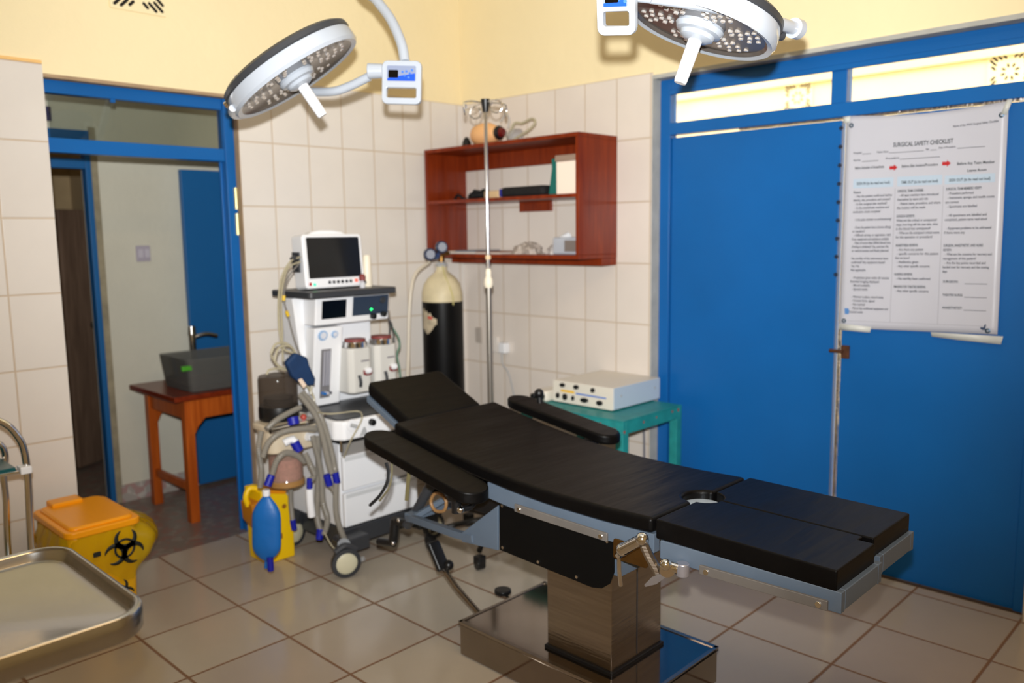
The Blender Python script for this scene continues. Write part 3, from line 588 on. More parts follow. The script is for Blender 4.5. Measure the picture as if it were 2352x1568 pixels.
MB().tube([(-1.740,-1.515,0.694), (-1.740,-1.512,0.649), (-1.750,-1.507,0.608), (-1.760,-1.467,0.557)], 0.004, n=6).build('restraint_strap', mat('olive_strap', rgb(110, 104, 80), 0.6), p)
MB().tube([(-1.730,-1.592,0.672), (-1.730,-1.583,0.627), (-1.730,-1.574,0.576)], 0.007, n=6).build('restraint_strap', mat('khaki_strap', rgb(104, 96, 64), 0.6), p)
armboard(-1.02, -1.37, -1.90, 0.795, 0.715, 0.115, False)[0]
mb = MB(); sphere(mb, (-1.030,-1.530,0.823), 0.019); mb.cyl((-1.030,-1.530,0.823), (-1.030,-1.534,0.785), 0.01).build('board_knob', black_p, OT)

# ================================================================ SURGICAL LAMPS
key_m = mat('blue_key', rgb(60, 110, 200), 0.4)
CR, CU, CB = Vector((0.6953, -0.7186, -0.0134)), Vector((0.1022, 0.0803, 0.9915)), Vector((-0.7114, -0.6908, 0.1293))
def lamp_head(root, c, n, Rr, spin=0):
    """dished ring lamp; n = direction the light face looks"""
    n = n.normalized(); T = TM(c, frame_from(-n, CR-n*CR.dot(n))) @ Matrix.Rotation(radians(spin), 4, 'Z')
    # local z = away from the light face
    MB().lathe([(Rr*0.90, 0.000), (Rr*0.97, -0.004), (Rr, 0.006), (Rr*1.0, 0.034), (Rr*0.985, 0.048), (Rr*0.93, 0.053), (0, 0.06), (0, 0.02), (Rr*0.88, 0.012)], T, 56).build('housing', white_l, root)
    MB().lathe([(Rr*0.99, 0.046), (Rr*1.005, 0.051), (Rr*0.995, 0.066), (Rr*0.93, 0.076), (Rr*0.5, 0.09), (0, 0.095), (0, 0.06)], T, 56).build('top_cover', grey_d, root)
    MB().lathe([(Rr*0.905, 0.001), (Rr*0.86, 0.008), (0, 0.014), (0, 0.02), (Rr*0.9, 0.012)], T, 56).build('light_face', grey_f, root)
    first = None
    for k in range(6):
        for (rr, aa) in ((0.42, -8), (0.42, 8), (0.54, -14), (0.54, 0), (0.54, 14), (0.66, -10), (0.66, 4), (0.66, 17), (0.77, -14), (0.77, -3), (0.77, 9)):
            a = radians(60*k+aa+15); 
            if first is None:
                first = MB().lathe([(0, -0.0), (0.0062, 0.001), (0.0075, 0.008), (0, 0.012)], Matrix.Translation(root.location) @ T.to_3x3().to_4x4(), 10).build('led_lens', lens_m, root); o = first
            else: o = first.copy(); COL.objects.link(o)
            o.location = (T @ Vector((Rr*rr*cos(a), Rr*rr*sin(a), 0.004)))-root.location
    MB().lathe([(0, -0.03), (0.030, -0.03), (0.044, -0.022), (0.048, -0.012), (0.060, -0.008), (0.066, 0.004), (0.062, 0.014), (0, 0.014)], T, 36).build('handle_socket', white_l, root)
    MB().lathe([(0, -0.145), (0.0155, -0.145), (0.0175, -0.138), (0.019, -0.03), (0, -0.03)], T, 24).build('sterile_handle', white_p, root)
    return T
HUB = Vector((-1.45, -1.85, H))
# lamp over the machine side
L1 = thing('surgical_lamp', (-1.45, -1.78, H), 'round surgical lamp tilted beside the corridor doorway, its whole face visible', 'surgical lamp', 'surgical lamps')
c1 = Vector((-1.811,-1.162,1.964))
n1 = CR*0.51-CU*0.765-CB*0.185
T1 = lamp_head(L1, c1, n1, 0.24)
g_ = MB(); gc = T1 @ Vector((-0.222, 0, 0.03))
ax = (T1.to_3x3() @ Vector((0, 1, 0))).normalized()
g_.tube([T1 @ Vector((-0.245*cos(radians(a)), 0.245*sin(radians(a)), 0.014)) for a in range(-32, 33, 8)], 0.012, n=10); g_.build('rim_grip', white_l, L1)
jn = T1 @ Vector((-0.236, 0, 0.06))
mb = MB().cyl(jn, jn-(T1.to_3x3() @ Vector((0.02, 0, 0))), 0.012, n=14); mb.build('pivot_joint', chrome, L1)
bxc = Vector((-1.504,-1.334,1.962))
yk = [T1 @ Vector((-0.25, 0, 0.07)), T1 @ Vector((-0.2, 0.16, 0.13)), T1 @ Vector((-0.02, 0.27, 0.14))]
MB().tube([Vector((-1.720,-0.894,2.041)), Vector((-1.684,-0.975,1.966)), Vector((-1.649,-1.115,1.944)), Vector((-1.611,-1.180,1.960)), Vector((-1.575,-1.242,1.987))], 0.0155, n=14).build('swivel_arm', white_l, L1)
MB().cyl((-1.582,-1.245,2.004), (-1.546,-1.283,2.004), 0.027, 0.024, n=24).build('arm_socket', white_l, L1, bevel=0.003)
def control_box(root, c, right, up, W, Hh, flip=False):
    """plate with display above an open carrying loop, facing out of the right/up plane"""
    r_ = right.normalized(); u_ = (up-r_*up.dot(r_)).normalized(); z_ = r_.cross(u_)
    T = Matrix((r_, u_, z_)).transposed().to_4x4(); T.translation = c
    o = rrect(-W/2, W/2, -Hh/2, Hh/2, 0.018, 4); i = rrect(-W/2+0.016, W/2-0.016, -Hh/2+0.022, -Hh/2+0.055, 0.006, 4)
    n = len(o); th = 0.024; vs = [(x, y, z) for z in (-th/2, th/2) for x, y in o+i]; fs = []
    k = len(o); order = []
    for s_ in (0, 1):
        b_ = s_*2*k
        # bridge outer and inner ring of equal count
        for q in range(k): fs.append((b_+q, b_+(q+1) % k, b_+k+(q+1) % k, b_+k+q) if s_ else (b_+q, b_+k+q, b_+k+(q+1) % k, b_+(q+1) % k))
    for q in range(k):
        fs.append((q, (q+1) % k, 2*k+(q+1) % k, 2*k+q)); fs.append((k+q, 3*k+q, 3*k+(q+1) % k, k+(q+1) % k))
    MB().add(vs, fs, T).build('control_box', white_l, root, bevel=0.004, seg=2)
    pn = MB().prism(rrect(-W/2+0.018, W/2-0.018, 0.004, Hh/2-0.018, 0.004), th/2, th/2+0.003, T).build('control_panel', disp_g, root)
    MB().prism([(-W/2+0.02, 0.005), (W/2-0.02, 0.005), (W/2-0.02, 0.030), (0.0, 0.022), (-W/2+0.02, 0.012)], th/2+0.003, th/2+0.004, T).build('blue_field', disp_b, pn)
    MB().prism(rrect(-W/2+0.024, -W/2+0.058, 0.014, 0.040, 0.003), th/2+0.004, th/2+0.0055, T).build('display', screen_b, pn)
    for (x, y) in ((0.005, 0.034), (0.018, 0.036), (0.030, 0.030), (0.012, 0.022), (0.026, 0.016), (0.038, 0.040)): MB().cyl(T @ Vector((x, y, th/2+0.003)), T @ Vector((x, y, th/2+0.006)), 0.004, n=12).build('key', key_m, pn)
control_box(L1, bxc, CR*1.0-CU*0.05+CB*0.1, Vector((0.0, 0.0, 1.0)), 0.137, 0.146)
MB().tube([Vector((-1.490,-1.335,2.033)), Vector((-1.479,-1.305,2.102)), Vector((-1.470,-1.239,2.195)), Vector((-1.472,-1.165,2.273)), Vector((-1.487,-1.071,2.382)), (-1.48, -1.2, 2.66), (-1.45, -1.45, 2.78), (-1.45, -1.72, 2.80)], 0.018, n=14).build('curved_arm', white_l, L1)
MB().cyl((-1.45, -1.78, 2.72), (-1.45, -1.78, H-0.06), 0.05, n=28).cyl((-1.45, -1.78, H-0.06), (-1.45, -1.78, H-0.001), 0.13, 0.15, n=32).build('ceiling_mount', white_l, L1, bevel=0.004)
# lamp over the door side
L2 = thing('surgical_lamp', (-1.45, -2.12, H), 'round surgical lamp partly out of view, hanging high before the blue double door', 'surgical lamp', 'surgical lamps')
c2 = Vector((-1.386,-2.439,1.968)); n2 = CR*-0.31-CU*0.89-CB*0.12
T2 = lamp_head(L2, c2, n2, 0.205, 20)
n2n = n2.normalized()
e2 = Vector((-1.208,-2.623,1.967))
MB().tube([Vector((-1.622,-2.449,2.006)), Vector((-1.500,-2.550,1.986)), Vector((-1.363,-2.606,1.970)), e2], 0.0165, n=14).build('swivel_arm', white_l, L2)
dn = (e2-Vector((-1.363,-2.606,1.970))).normalized()
MB().cyl(e2-dn*0.012, e2+dn*0.012, 0.026, n=24).cyl(e2+dn*0.0121, e2+dn*0.0125, 0.018, n=24).build('arm_end_cap', white_l, L2, bevel=0.003)
mb = MB().cyl((-1.295,-2.582,2.010), (-1.286,-2.575,1.945), 0.021, n=16).cyl((-1.242,-2.606,1.947), (-1.299,-2.576,1.948), 0.013, n=14); mb.build('pivot_joint', grey_d, L2, bevel=0.004)
control_box(L2, Vector((-1.682,-2.392,1.980)), CR*0.9-CU*0.14+CB*0.42, CU*0.9-CR*0.25+CB*0.35, 0.098, 0.125)
MB().tube([Vector((-1.674,-2.389,2.041)), Vector((-1.628,-2.381,2.103)), (-1.30, -2.35, 2.55), (-1.38, -2.25, 2.66), (-1.45, -2.14, 2.68)], 0.018, n=14).build('curved_arm', white_l, L2)
MB().tube([Vector((-1.622,-2.449,2.006)), Vector((-1.655,-2.414,2.014)), Vector((-1.674,-2.389,2.041))], 0.016, n=14).build('arm_elbow', white_l, L2)
MB().cyl((-1.45, -2.12, 2.6), (-1.45, -2.12, H-0.06), 0.045, n=28).cyl((-1.45, -2.12, H-0.06), (-1.45, -2.12, H-0.001), 0.12, 0.14, n=32).build('ceiling_mount', white_l, L2, bevel=0.004)

# ================================================================ ANAESTHESIA MACHINE
AM = thing('anaesthesia_machine', (-1.15, -0.42, 0), 'white anaesthesia machine with vaporizers and drawers beside the black gas cylinder', 'anaesthesia machine')
AX0, AX1, AY0, AY1 = -1.36, -0.94, -0.65, -0.16
MB().box(AX0, AX1, AY0+0.012, AY1, 0.15, 0.53).build('cabinet', white_p, AM, bevel=0.006)
MB().box(AX0-0.005, AX1+0.005, AY0-0.012, AY1, 0.065, 0.15).box(AX0-0.05, AX0+0.07, AY0-0.10, AY0, 0.07, 0.135).box(AX1-0.07, AX1+0.05, AY0-0.10, AY0, 0.07, 0.135).build('base_skirt', grey_d, AM, bevel=0.008, seg=3)
for z0, z1 in ((0.155, 0.31), (0.322, 0.478)):
    d = MB().box(AX0+0.004, AX1-0.004, AY0-0.012, AY0+0.012, z0, z1).build('drawer', white_p, AM, bevel=0.006, seg=3)
    MB().box(AX0+0.01, AX1-0.01, AY0-0.016, AY0-0.006, z1-0.022, z1-0.004).build('grip_rail', mat('pale_drawer_grip_%d' % int(z0*100), rgb(204, 206, 208), 0.4), d, bevel=0.003)
MB().box(AX0+0.01, AX1-0.01, AY0+0.0, AY1, 0.478, 0.53).build('shadow_gap', mat('mid_grey_infill', rgb(136, 132, 128), 0.5), AM)
WX0, WX1, WY0 = -1.425, -0.93, -0.74
wt = MB().prism([(WX0, WY0+0.04), (WX0+0.03, WY0), (WX1-0.04, WY0), (WX1, WY0+0.04), (WX1, -0.2), (WX0, -0.2)][::-1], 0.568, 0.655).build('worktop', white_p, AM, bevel=0.012, seg=3)
MB().prism([(WX0+0.018, WY0+0.045), (WX0+0.04, WY0+0.018), (WX1-0.05, WY0+0.018), (WX1-0.018, WY0+0.05), (WX1-0.018, -0.3), (WX0+0.018, -0.3)][::-1], 0.655, 0.661).build('rubber_mat', grey_d, wt, bevel=0.002)
mb = MB(); cxx = (-1.359,-0.742,0.634); mb.cyl((cxx[0], WY0+0.002, cxx[2]), (cxx[0], WY0-0.006, cxx[2]), 0.026, n=26); mb.build('inlet_boss', white_p, wt, bevel=0.002)
MB().tube([(cxx[0]-0.01, WY0-0.008, cxx[2]+0.004), (cxx[0]+0.02, WY0-0.010, cxx[2]-0.008)], 0.008, smooth=False, n=12).build('inlet_port', grey_l, wt, bevel=0.001)
kx = (-1.256,-0.742,0.630); MB().cyl((kx[0], WY0, kx[2]), (kx[0], WY0-0.022, kx[2]), 0.016, 0.014, n=22).build('flush_knob', black_p, wt, bevel=0.003)
tx = (-1.299,-0.742,0.597); MB().prism([(tx[0]-0.02, tx[2]-0.018), (tx[0]+0.022, tx[2]-0.018), (tx[0]+0.012, tx[2]+0.016), (tx[0]+0.002, tx[2]+0.018)], -0.0005, 0.0015, on_y(WY0)).build('grey_emblem', grey_l, wt)
tx = (-1.395,-0.700,0.515); MB().cyl((tx[0], WY0+0.03, 0.57), (tx[0], WY0+0.03, 0.52), 0.007, n=12).build('outlet_nipple', chrome, wt)
# rear column and inner back wall
MB().box(-1.33, -0.96, -0.36, -0.16, 0.53, 1.17).build('rear_column', white_p, AM, bevel=0.008)
# flow panel leaning slightly
def lean(mb, z0=0.66, k=-0.14, yb=-0.415):
    for v in mb.v: v.y += (v.z-z0)*k
    return mb
fp = lean(MB().box(-1.345, -1.195, -0.415, -0.34, 0.665, 1.03)).build('flow_panel', white_p, AM, bevel=0.006)
lean(MB().box(-1.308, -1.253, -0.4175, -0.41, 0.70, 0.93)).build('flowmeter_recess', mat('grey_flowmeter_recess', rgb(120, 118, 120), 0.3), fp, bevel=0.003)
each('flow_tube', [lean(MB().cyl((x, -0.424, 0.76), (x, -0.424, 0.922), 0.005, n=12)) for x in (-1.294, -1.280, -1.267)], mat('flow_tube_glass', rgb(180, 180, 190), 0.12, 0.3), fp)
for x, c in ((-1.296, 'blue_valve_knob'), (-1.281, 'pale_valve_knob'), (-1.266, 'grey_valve_knob')):
    lean(MB().cyl((x, -0.418, 0.725), (x, -0.445, 0.725), 0.0068, n=14)).build('valve_knob', mat(c, {'b': rgb(20, 110, 190), 'p': rgb(200, 200, 210), 'g': rgb(90, 90, 100)}[c[0]], 0.35), fp, bevel=0.001)
for px, rr in ((-1.305, 0.023), (-1.242, 0.016)):
    z = 1.0; g_ = lean(MB().cyl((px, -0.414, z-0.005), (px, -0.426, z-0.005), rr, n=26)).build('pressure_gauge', mat('pale_blue_gauge_%d' % int(rr*1000), rgb(150, 180, 215), 0.25), fp, bevel=0.002)
    lean(MB().cyl((px, -0.426, z-0.005), (px, -0.4275, z-0.005), rr*0.66, n=22)).build('dial', mat('gauge_dial_%d' % int(rr*1000), rgb(212, 214, 222), 0.3), g_)
# upper head with screen and controls
uh = lean(MB().box(-1.345, -0.935, -0.415, -0.2, 1.04, 1.165), 0.66, -0.14).build('upper_unit', white_p, AM, bevel=0.008, seg=3)
def up(x0, x1, z0, z1, h, name, m, bv=0.002): return lean(MB().box(x0, x1, -0.415-h, -0.41, z0, z1)).build(name, m, uh, bevel=bv)
up(-1.312, -1.182, 1.068, 1.152, 0.003, 'ventilator_screen', screen_b)
up(-1.146, -0.943, 1.070, 1.160, 0.003, 'control_panel', panel_bl)
each('control_knob', [lean(MB().cyl((x, -0.416, z), (x, -0.44, z), r_, n=20)) for x, z, r_ in ((-1.035, 1.062, 0.014), (-0.975, 1.068, 0.013))], black_p, uh, bevel=0.003)
each('rotary_dial', [lean(MB().cyl((x, -0.416, z), (x, -0.424, z), r_, n=20)) for x, z, r_ in ((-0.978, 1.135, 0.016),)], grey_d, uh, bevel=0.003)
lean(MB().cyl((-1.043, -0.4165, 1.095), (-1.043, -0.421, 1.095), 0.0058, n=14)).build('indicator_light', led_g, uh)
# side column skin seen from the door side
MB().prism([(-1.40, 1.165), (-1.34, 1.165), (-1.335, 0.67), (-1.345, 0.67)][::-1], -0.12, 0.0, on_y(-0.38)).build('side_fairing', white_p, AM, bevel=0.005)
# vaporizers
for i, x in enumerate((-1.135, -0.985)):
    c = (x, -0.47); z0, z1 = 0.715, 0.925
    vp = MB().prism([(c[0]-0.066, c[1]+0.05), (c[0]-0.066, c[1]-0.03), (c[0]-0.045, c[1]-0.05), (c[0]+0.045, c[1]-0.05), (c[0]+0.066, c[1]-0.03), (c[0]+0.066, c[1]+0.1), (c[0]-0.066, c[1]+0.1)][::-1], z0, z1).build('vaporizer', mat('vaporizer_enamel_%d' % i, rgb(206, 204, 198), 0.3), AM, bevel=0.008, seg=3)
    MB().cyl((c[0], c[1]-0.0, z1), (c[0], c[1], z1+0.028), 0.056, n=32).build('dial_collar', chrome, vp, bevel=0.003)
    MB().cyl((c[0], c[1], z1+0.028), (c[0], c[1], z1+0.04), 0.05, n=32).build('dial_cap', brown_lab, vp, bevel=0.003)
    MB().prism([(x+0.005, z0+0.105), (x+0.005, z0+0.085), (x+0.02, z0+0.077), (x+0.04, z0+0.077), (x+0.055, z0+0.085), (x+0.055, z0+0.105)][::-1], 0, 0.003, on_y(c[1]-0.05)).build('filler_label', brown_lab, vp, bevel=0.001)
    MB().cyl((x+0.03, c[1]-0.05, z0+0.10), (x+0.03, c[1]-0.068, z0+0.105), 0.017, 0.013, n=18).build('filler_cap', white_p, vp, bevel=0.003)
    MB().tube([(x-0.02, c[1]-0.053, z0+0.085), (x-0.016, c[1]-0.058, z0+0.055), (x-0.016, c[1]-0.055, z0+0.03)], 0.0075, n=10).build('level_window', grey_d, vp)
    MB().box(x-0.005, x+0.04, c[1]-0.0515, c[1]-0.05, z0+0.145, z0+0.152).build('type_label', mat('grey_type_label_%d' % i, rgb(130, 125, 130), 0.6), vp)
# top shelf
MB().prism(rrect(-1.41, -0.93, -0.54, -0.21, 0.02)[::-1], 1.168, 1.198).build('top_shelf', grey_d, AM, bevel=0.006, seg=3)
# castors
def castor(root, x, y, r_, hub, tyre, ang=0, twin=True):
    T = TM((x, y, r_), Matrix.Rotation(radians(ang), 4, 'Z'))
    cst = MB()
    cst.add(*((lambda m_: (m_.v, m_.f))(MB().lathe([(r_*0.72, -0.016), (r_*0.97, -0.014), (r_, -0.006), (r_, 0.006), (r_*0.97, 0.014), (r_*0.72, 0.016)], Matrix.Rotation(pi/2, 4, 'X'), 30))), T)
    o = cst.build('castor', tyre, root)
    hb = MB().lathe([(0, -0.019), (r_*0.5, -0.019), (r_*0.73, -0.012), (r_*0.73, 0.012), (r_*0.5, 0.019), (0, 0.019)], T @ Matrix.Rotation(pi/2, 4, 'X'), 28); hb.build('wheel_disc', hub, o)
    fk = MB().tube([T @ Vector((-r_*0.7, 0.0, r_*0.85)), T @ Vector((0, 0, r_*1.18)), T @ Vector((r_*0.7, 0, r_*0.75))], 0.014, n=8).box(-0.012, 0.012, 0.016, 0.026, -0.01, r_*1.1, T); fk.build('fork', tyre, o)
ivory_h = mat('ivory_wheel_disc', rgb(206, 200, 172), 0.4)
castor(AM, -1.455, -0.80, 0.064, ivory_h, grey_d, -20); castor(AM, -0.90, -0.72, 0.06, ivory_h, grey_d); castor(AM, -1.405, -0.31, 0.062, ivory_h, grey_d, 15); castor(AM, -0.92, -0.22, 0.06, ivory_h, grey_d)
MB().tube([(-1.40, -0.66, 0.11), (-1.43, -0.75, 0.125), (-1.455, -0.79, 0.14)], 0.028, n=10).build('castor_leg', grey_d, AM)
MB().tube([(-1.38, -0.30, 0.12), (-1.405, -0.31, 0.135)], 0.03, n=10).build('castor_leg', grey_d, AM)
# absorber housing on the side arm
HYp = -0.50
ab = MB().prism(rrect(-1.665, -1.40, -0.60, -0.42, 0.05), 0.625, 0.655).prism(rrect(-1.655, -1.42, -0.585, -0.44, 0.045), 0.53, 0.628).box(-1.43, -1.36, -0.53, -0.46, 0.57, 0.62)
ab.build('absorber_head', beige, AM, bevel=0.01, seg=3)
MB().tube([(-1.66, -0.59, 0.64), (-1.50, -0.607, 0.648), (-1.385, -0.58, 0.655)], 0.014, n=12).build('chrome_rail', chrome, AM)
# bellows canister
bc = (-1.545, -0.47)
MB().lathe([(0, 0.715), (0.083, 0.715), (0.083, 0.83), (0.078, 0.846), (0.0, 0.848)], TM((bc[0], bc[1], 0)), 34).build('bellows_canister', smoke, AM)
MB().lathe([(0, 0.655), (0.082, 0.655), (0.086, 0.665), (0.086, 0.70), (0.084, 0.716), (0, 0.716)], TM((bc[0], bc[1], 0)), 34).build('bellows_base', black_p, AM)
MB().lathe([(0, 0.70)]+[(0.066 if k % 2 else 0.058, 0.716+k*0.007) for k in range(6)]+[(0, 0.756)], TM((bc[0], bc[1], 0)), 30).build('bellows', grey_d, AM)
# absorber canister with pink granules
pcn = (-1.565, -0.54)
MB().lathe([(0, 0.405), (0.062, 0.405), (0.068, 0.415), (0.068, 0.50), (0.0, 0.505)], TM((pcn[0], pcn[1], 0)), 30).build('absorbent', pink, AM)
MB().lathe([(0.0, 0.39), (0.074, 0.39), (0.074, 0.405), (0.072, 0.408), (0.072, 0.52), (0, 0.528)], TM((pcn[0], pcn[1], 0)), 30).build('absorber_canister', film_mat('rosy_clear_canister', rgb(205, 180, 160), 0.3, 0.06), AM)
MB().lathe([(0, 0.378), (0.07, 0.378), (0.078, 0.385), (0.078, 0.402), (0.072, 0.407), (0, 0.407)], TM((pcn[0], pcn[1], 0)), 30).build('canister_ring', mat('amber_ring', rgb(160, 120, 70), 0.4), AM)
MB().cyl((pcn[0], pcn[1], 0.36), (pcn[0], pcn[1], 0.38), 0.02, n=16).tube([(pcn[0]+0.02, pcn[1], 0.53), (pcn[0]+0.02, pcn[1], 0.50)], 0.03).build('canister_latch', white_p, AM, bevel=0.003)
each('valve_dome', [MB().cyl(p_, (p_[0], p_[1], p_[2]+0.02), 0.026, 0.022, n=22) for p_ in ((-1.50, -0.585, 0.655), (-1.44, -0.56, 0.66))], clear, AM, bevel=0.003)
each('port_connector', [MB().tube([(-1.557,-0.600,0.682), (-1.557,-0.610,0.651)], 0.024, n=16, smooth=False), MB().tube([(-1.567,-0.620,0.581), (-1.550,-0.630,0.540)], 0.020, n=16, smooth=False)], royal, AM, bevel=0.002)
MB().tube([(-1.604,-0.600,0.578), (-1.568,-0.610,0.591), (-1.555,-0.620,0.571)], 0.017, n=12).build('white_elbow', white_p, AM)
MB().tube([(-1.493,-0.600,0.586), (-1.443,-0.600,0.573)], 0.018, n=12).build('white_elbow', white_p, AM)
sphere(MB(), (-1.505,-0.600,0.673), 0.014).build('red_knob', mat('red_knob_plastic', rgb(170, 70, 60), 0.4), AM)
MB().cyl((-1.62, -0.43, 0.10), (-1.62, -0.43, 0.53), 0.011, n=12).build('support_tube', mat('support_tube_paint', rgb(214, 200, 190), 0.4), AM) if False else None
# hanging things on the outlet side
MB().tube([(-1.050,-0.673,1.125), (-1.050,-0.679,1.007)], 0.006).build('sensor_clip', grey_d, AM) if False else None

# ---- patient monitor on the machine
PM = thing('patient_monitor', (-1.21, -0.40, 1.198), 'white patient monitor with a switched off dark screen on the anaesthesia machine', 'monitor')
def tilt(mb, piv=(-0.42, 1.205), a=radians(-5)):
    for v in mb.v:
        dy, dz = v.y-piv[0], v.z-piv[1]; v.y = piv[0]+dy*cos(a)-dz*sin(a); v.z = piv[1]+dy*sin(a)+dz*cos(a)
    return mb
MX0, MX1, MZ0, MZ1 = -1.362, -1.042, 1.204, 1.448
tilt(MB().prism(rrect(MX0, MX1, MZ0, MZ1, 0.018), -0.09, 0.0, on_y(-0.44))).build('housing', white_p, PM, bevel=0.008, seg=3)
tilt(MB().prism([(-1.325, MZ1-0.005), (-1.105, MZ1-0.005), (-1.135, MZ1+0.012), (-1.185, MZ1+0.019), (-1.255, MZ1+0.019), (-1.295, MZ1+0.012)], -0.08, -0.02, on_y(-0.44))).build('carry_handle', white_p, PM, bevel=0.006)
tilt(MB().prism(rrect(MX0+0.02, MX1-0.018, MZ0+0.045, MZ1-0.015, 0.006), 0.0, 0.002, on_y(-0.44))).build('screen', screen, PM)
each('button', [tilt(MB().cyl((-1.238+k*0.023, -0.439, MZ0+0.025), (-1.238+k*0.023, -0.444, MZ0+0.025), 0.0075, n=14)) for k in range(6)], grey_d, PM, bevel=0.001)
tilt(MB().box(-1.10, -1.084, -0.444, -0.439, MZ0+0.02, MZ0+0.034)).build('alarm_key', led_r, PM, bevel=0.002)
tilt(MB().box(-1.345, -1.333, -0.443, -0.439, MZ0+0.014, MZ0+0.028)).build('power_key', red, PM, bevel=0.001)
tilt(MB().cyl((-1.318, -0.439, MZ0+0.018), (-1.318, -0.444, MZ0+0.018), 0.0065, n=14)).build('status_light', led_g, PM)
MB().box(-1.381, -1.373, -0.42, -0.36, 1.28, 1.37).build('connector_block', grey_d, PM, bevel=0.003)
pk = (-1.068,-0.440,1.222); MB().cyl((pk[0]+0.01, -0.445, pk[2]), (pk[0]+0.01, -0.46, pk[2]), 0.009, n=16).build('rotary_knob', black_p, PM, bevel=0.002)
# ---- little things on the shelf
pa = (-0.962,-0.388,1.200); pb = (-1.015, -0.42, 1.198)
cb = thing('slim_bottle', pb, 'tall slim ivory tube standing next to the patient monitor', 'bottle')
MB().lathe([(0, 1.1985), (0.021, 1.1985), (0.0225, 1.203), (0.0185, 1.34), (0.016, 1.347), (0, 1.348)], TM((pb[0], pb[1], 0)), 26).build('body', ivory, cb)
db = thing('medicine_vial', (-1.08, -0.47, 1.198), 'small glass vial with dark red cap between monitor and ivory tube', 'vial')
MB().lathe([(0, 1.1985), (0.013, 1.1985), (0.013, 1.222), (0.007, 1.228), (0.007, 1.233), (0, 1.233)], TM((-1.08, -0.47, 0)), 18).build('glass', mat('vial_glass', rgb(205, 205, 210), 0.1), db)
MB().lathe([(0, 1.232), (0.015, 1.232), (0.016, 1.250), (0.008, 1.262), (0, 1.262)], TM((-1.08, -0.47, 0)), 18).build('cap', brown_lab, db)

# ---- breathing circuit
BR = thing('breathing_circuit', (-1.6, -0.62, 0), 'grey corrugated breathing hoses with royal blue cuffs hanging on the anaesthesia machine', 'breathing hoses')
def corr(pts, r_=0.0125, nm='corrugated_hose'):
    return MB().tube(pts, r_, n=12, rf=lambda i, m: 1.10 if i % 2 else 0.92, step=0.0045).build(nm, hose_m, BR)
def cuff(a, b, r_=0.0155): return MB().tube([a, b], r_, n=16, smooth=False).build('blue_cuff', royal, BR, bevel=0.002)
corr([(-1.495,-0.560,0.766), (-1.479,-0.600,0.722), (-1.464,-0.640,0.668), (-1.464,-0.680,0.588), (-1.473,-0.720,0.512), (-1.468,-0.740,0.443)])
corr([(-1.475,-0.550,0.772), (-1.445,-0.600,0.707), (-1.444,-0.660,0.639), (-1.441,-0.700,0.540), (-1.453,-0.740,0.474), (-1.448,-0.740,0.442)])
cuff((-1.493,-0.740,0.445), (-1.481,-0.740,0.396)); cuff((-1.453,-0.745,0.448), (-1.447,-0.745,0.401))
corr([(-1.481,-0.740,0.396), (-1.467,-0.740,0.378), (-1.459,-0.740,0.361)], 0.009)
MB().tube([(-1.451,-0.745,0.402), (-1.456,-0.745,0.342), (-1.456,-0.745,0.265), (-1.439,-0.750,0.185), (-1.413,-0.760,0.112), (-1.389,-0.770,0.068)], 0.0125, n=12).build('patient_tube', hose_m, BR)
MB().tube([(-1.388,-0.770,0.074), (-1.381,-0.780,0.043)], 0.014, n=14, smooth=False).tube([(-1.404,-0.780,0.042), (-1.349,-0.780,0.045)], 0.012, n=14, smooth=False).build('y_piece', clear, BR, bevel=0.002)
corr([(-1.458,-0.630,0.589), (-1.472,-0.650,0.480), (-1.489,-0.660,0.351), (-1.498,-0.660,0.256), (-1.488,-0.660,0.190)], 0.0135)
corr([(-1.477,-0.620,0.591), (-1.476,-0.670,0.446), (-1.478,-0.680,0.314), (-1.460,-0.680,0.232), (-1.478,-0.680,0.174), (-1.486,-0.660,0.189)], 0.0125)
cuff((-1.487,-0.665,0.189), (-1.496,-0.665,0.144))
corr([(-1.522,-0.500,0.364), (-1.527,-0.500,0.286), (-1.523,-0.500,0.202)], 0.011); cuff((-1.523,-0.500,0.202), (-1.516,-0.500,0.152), 0.013)
corr([(-1.521,-0.620,0.485), (-1.567,-0.630,0.526), (-1.630,-0.650,0.550), (-1.675,-0.660,0.528), (-1.700,-0.660,0.475)], 0.0125)
cuff((-1.702,-0.660,0.475), (-1.724,-0.660,0.433), 0.016)
corr([(-1.710,-0.610,0.651), (-1.726,-0.610,0.581), (-1.714,-0.600,0.494), (-1.724,-0.600,0.413)], 0.011)
corr([(-1.439,-0.620,0.612), (-1.526,-0.640,0.633), (-1.635,-0.650,0.640), (-1.706,-0.660,0.613), (-1.738,-0.660,0.556)], 0.012)
corr([(-1.505,-0.580,0.714), (-1.581,-0.600,0.701), (-1.645,-0.620,0.687), (-1.698,-0.630,0.661)], 0.0115)
corr([(-1.531,-0.640,0.528), (-1.521,-0.660,0.482), (-1.502,-0.660,0.431), (-1.525,-0.660,0.407)], 0.0125)
cuff((-1.526,-0.660,0.421), (-1.529,-0.660,0.376), 0.013)
MB().tube([(-1.529,-0.660,0.376), (-1.529,-0.660,0.322), (-1.524,-0.660,0.252)], 0.017, n=16).build('white_sleeve', white_p, BR, bevel=0.002)
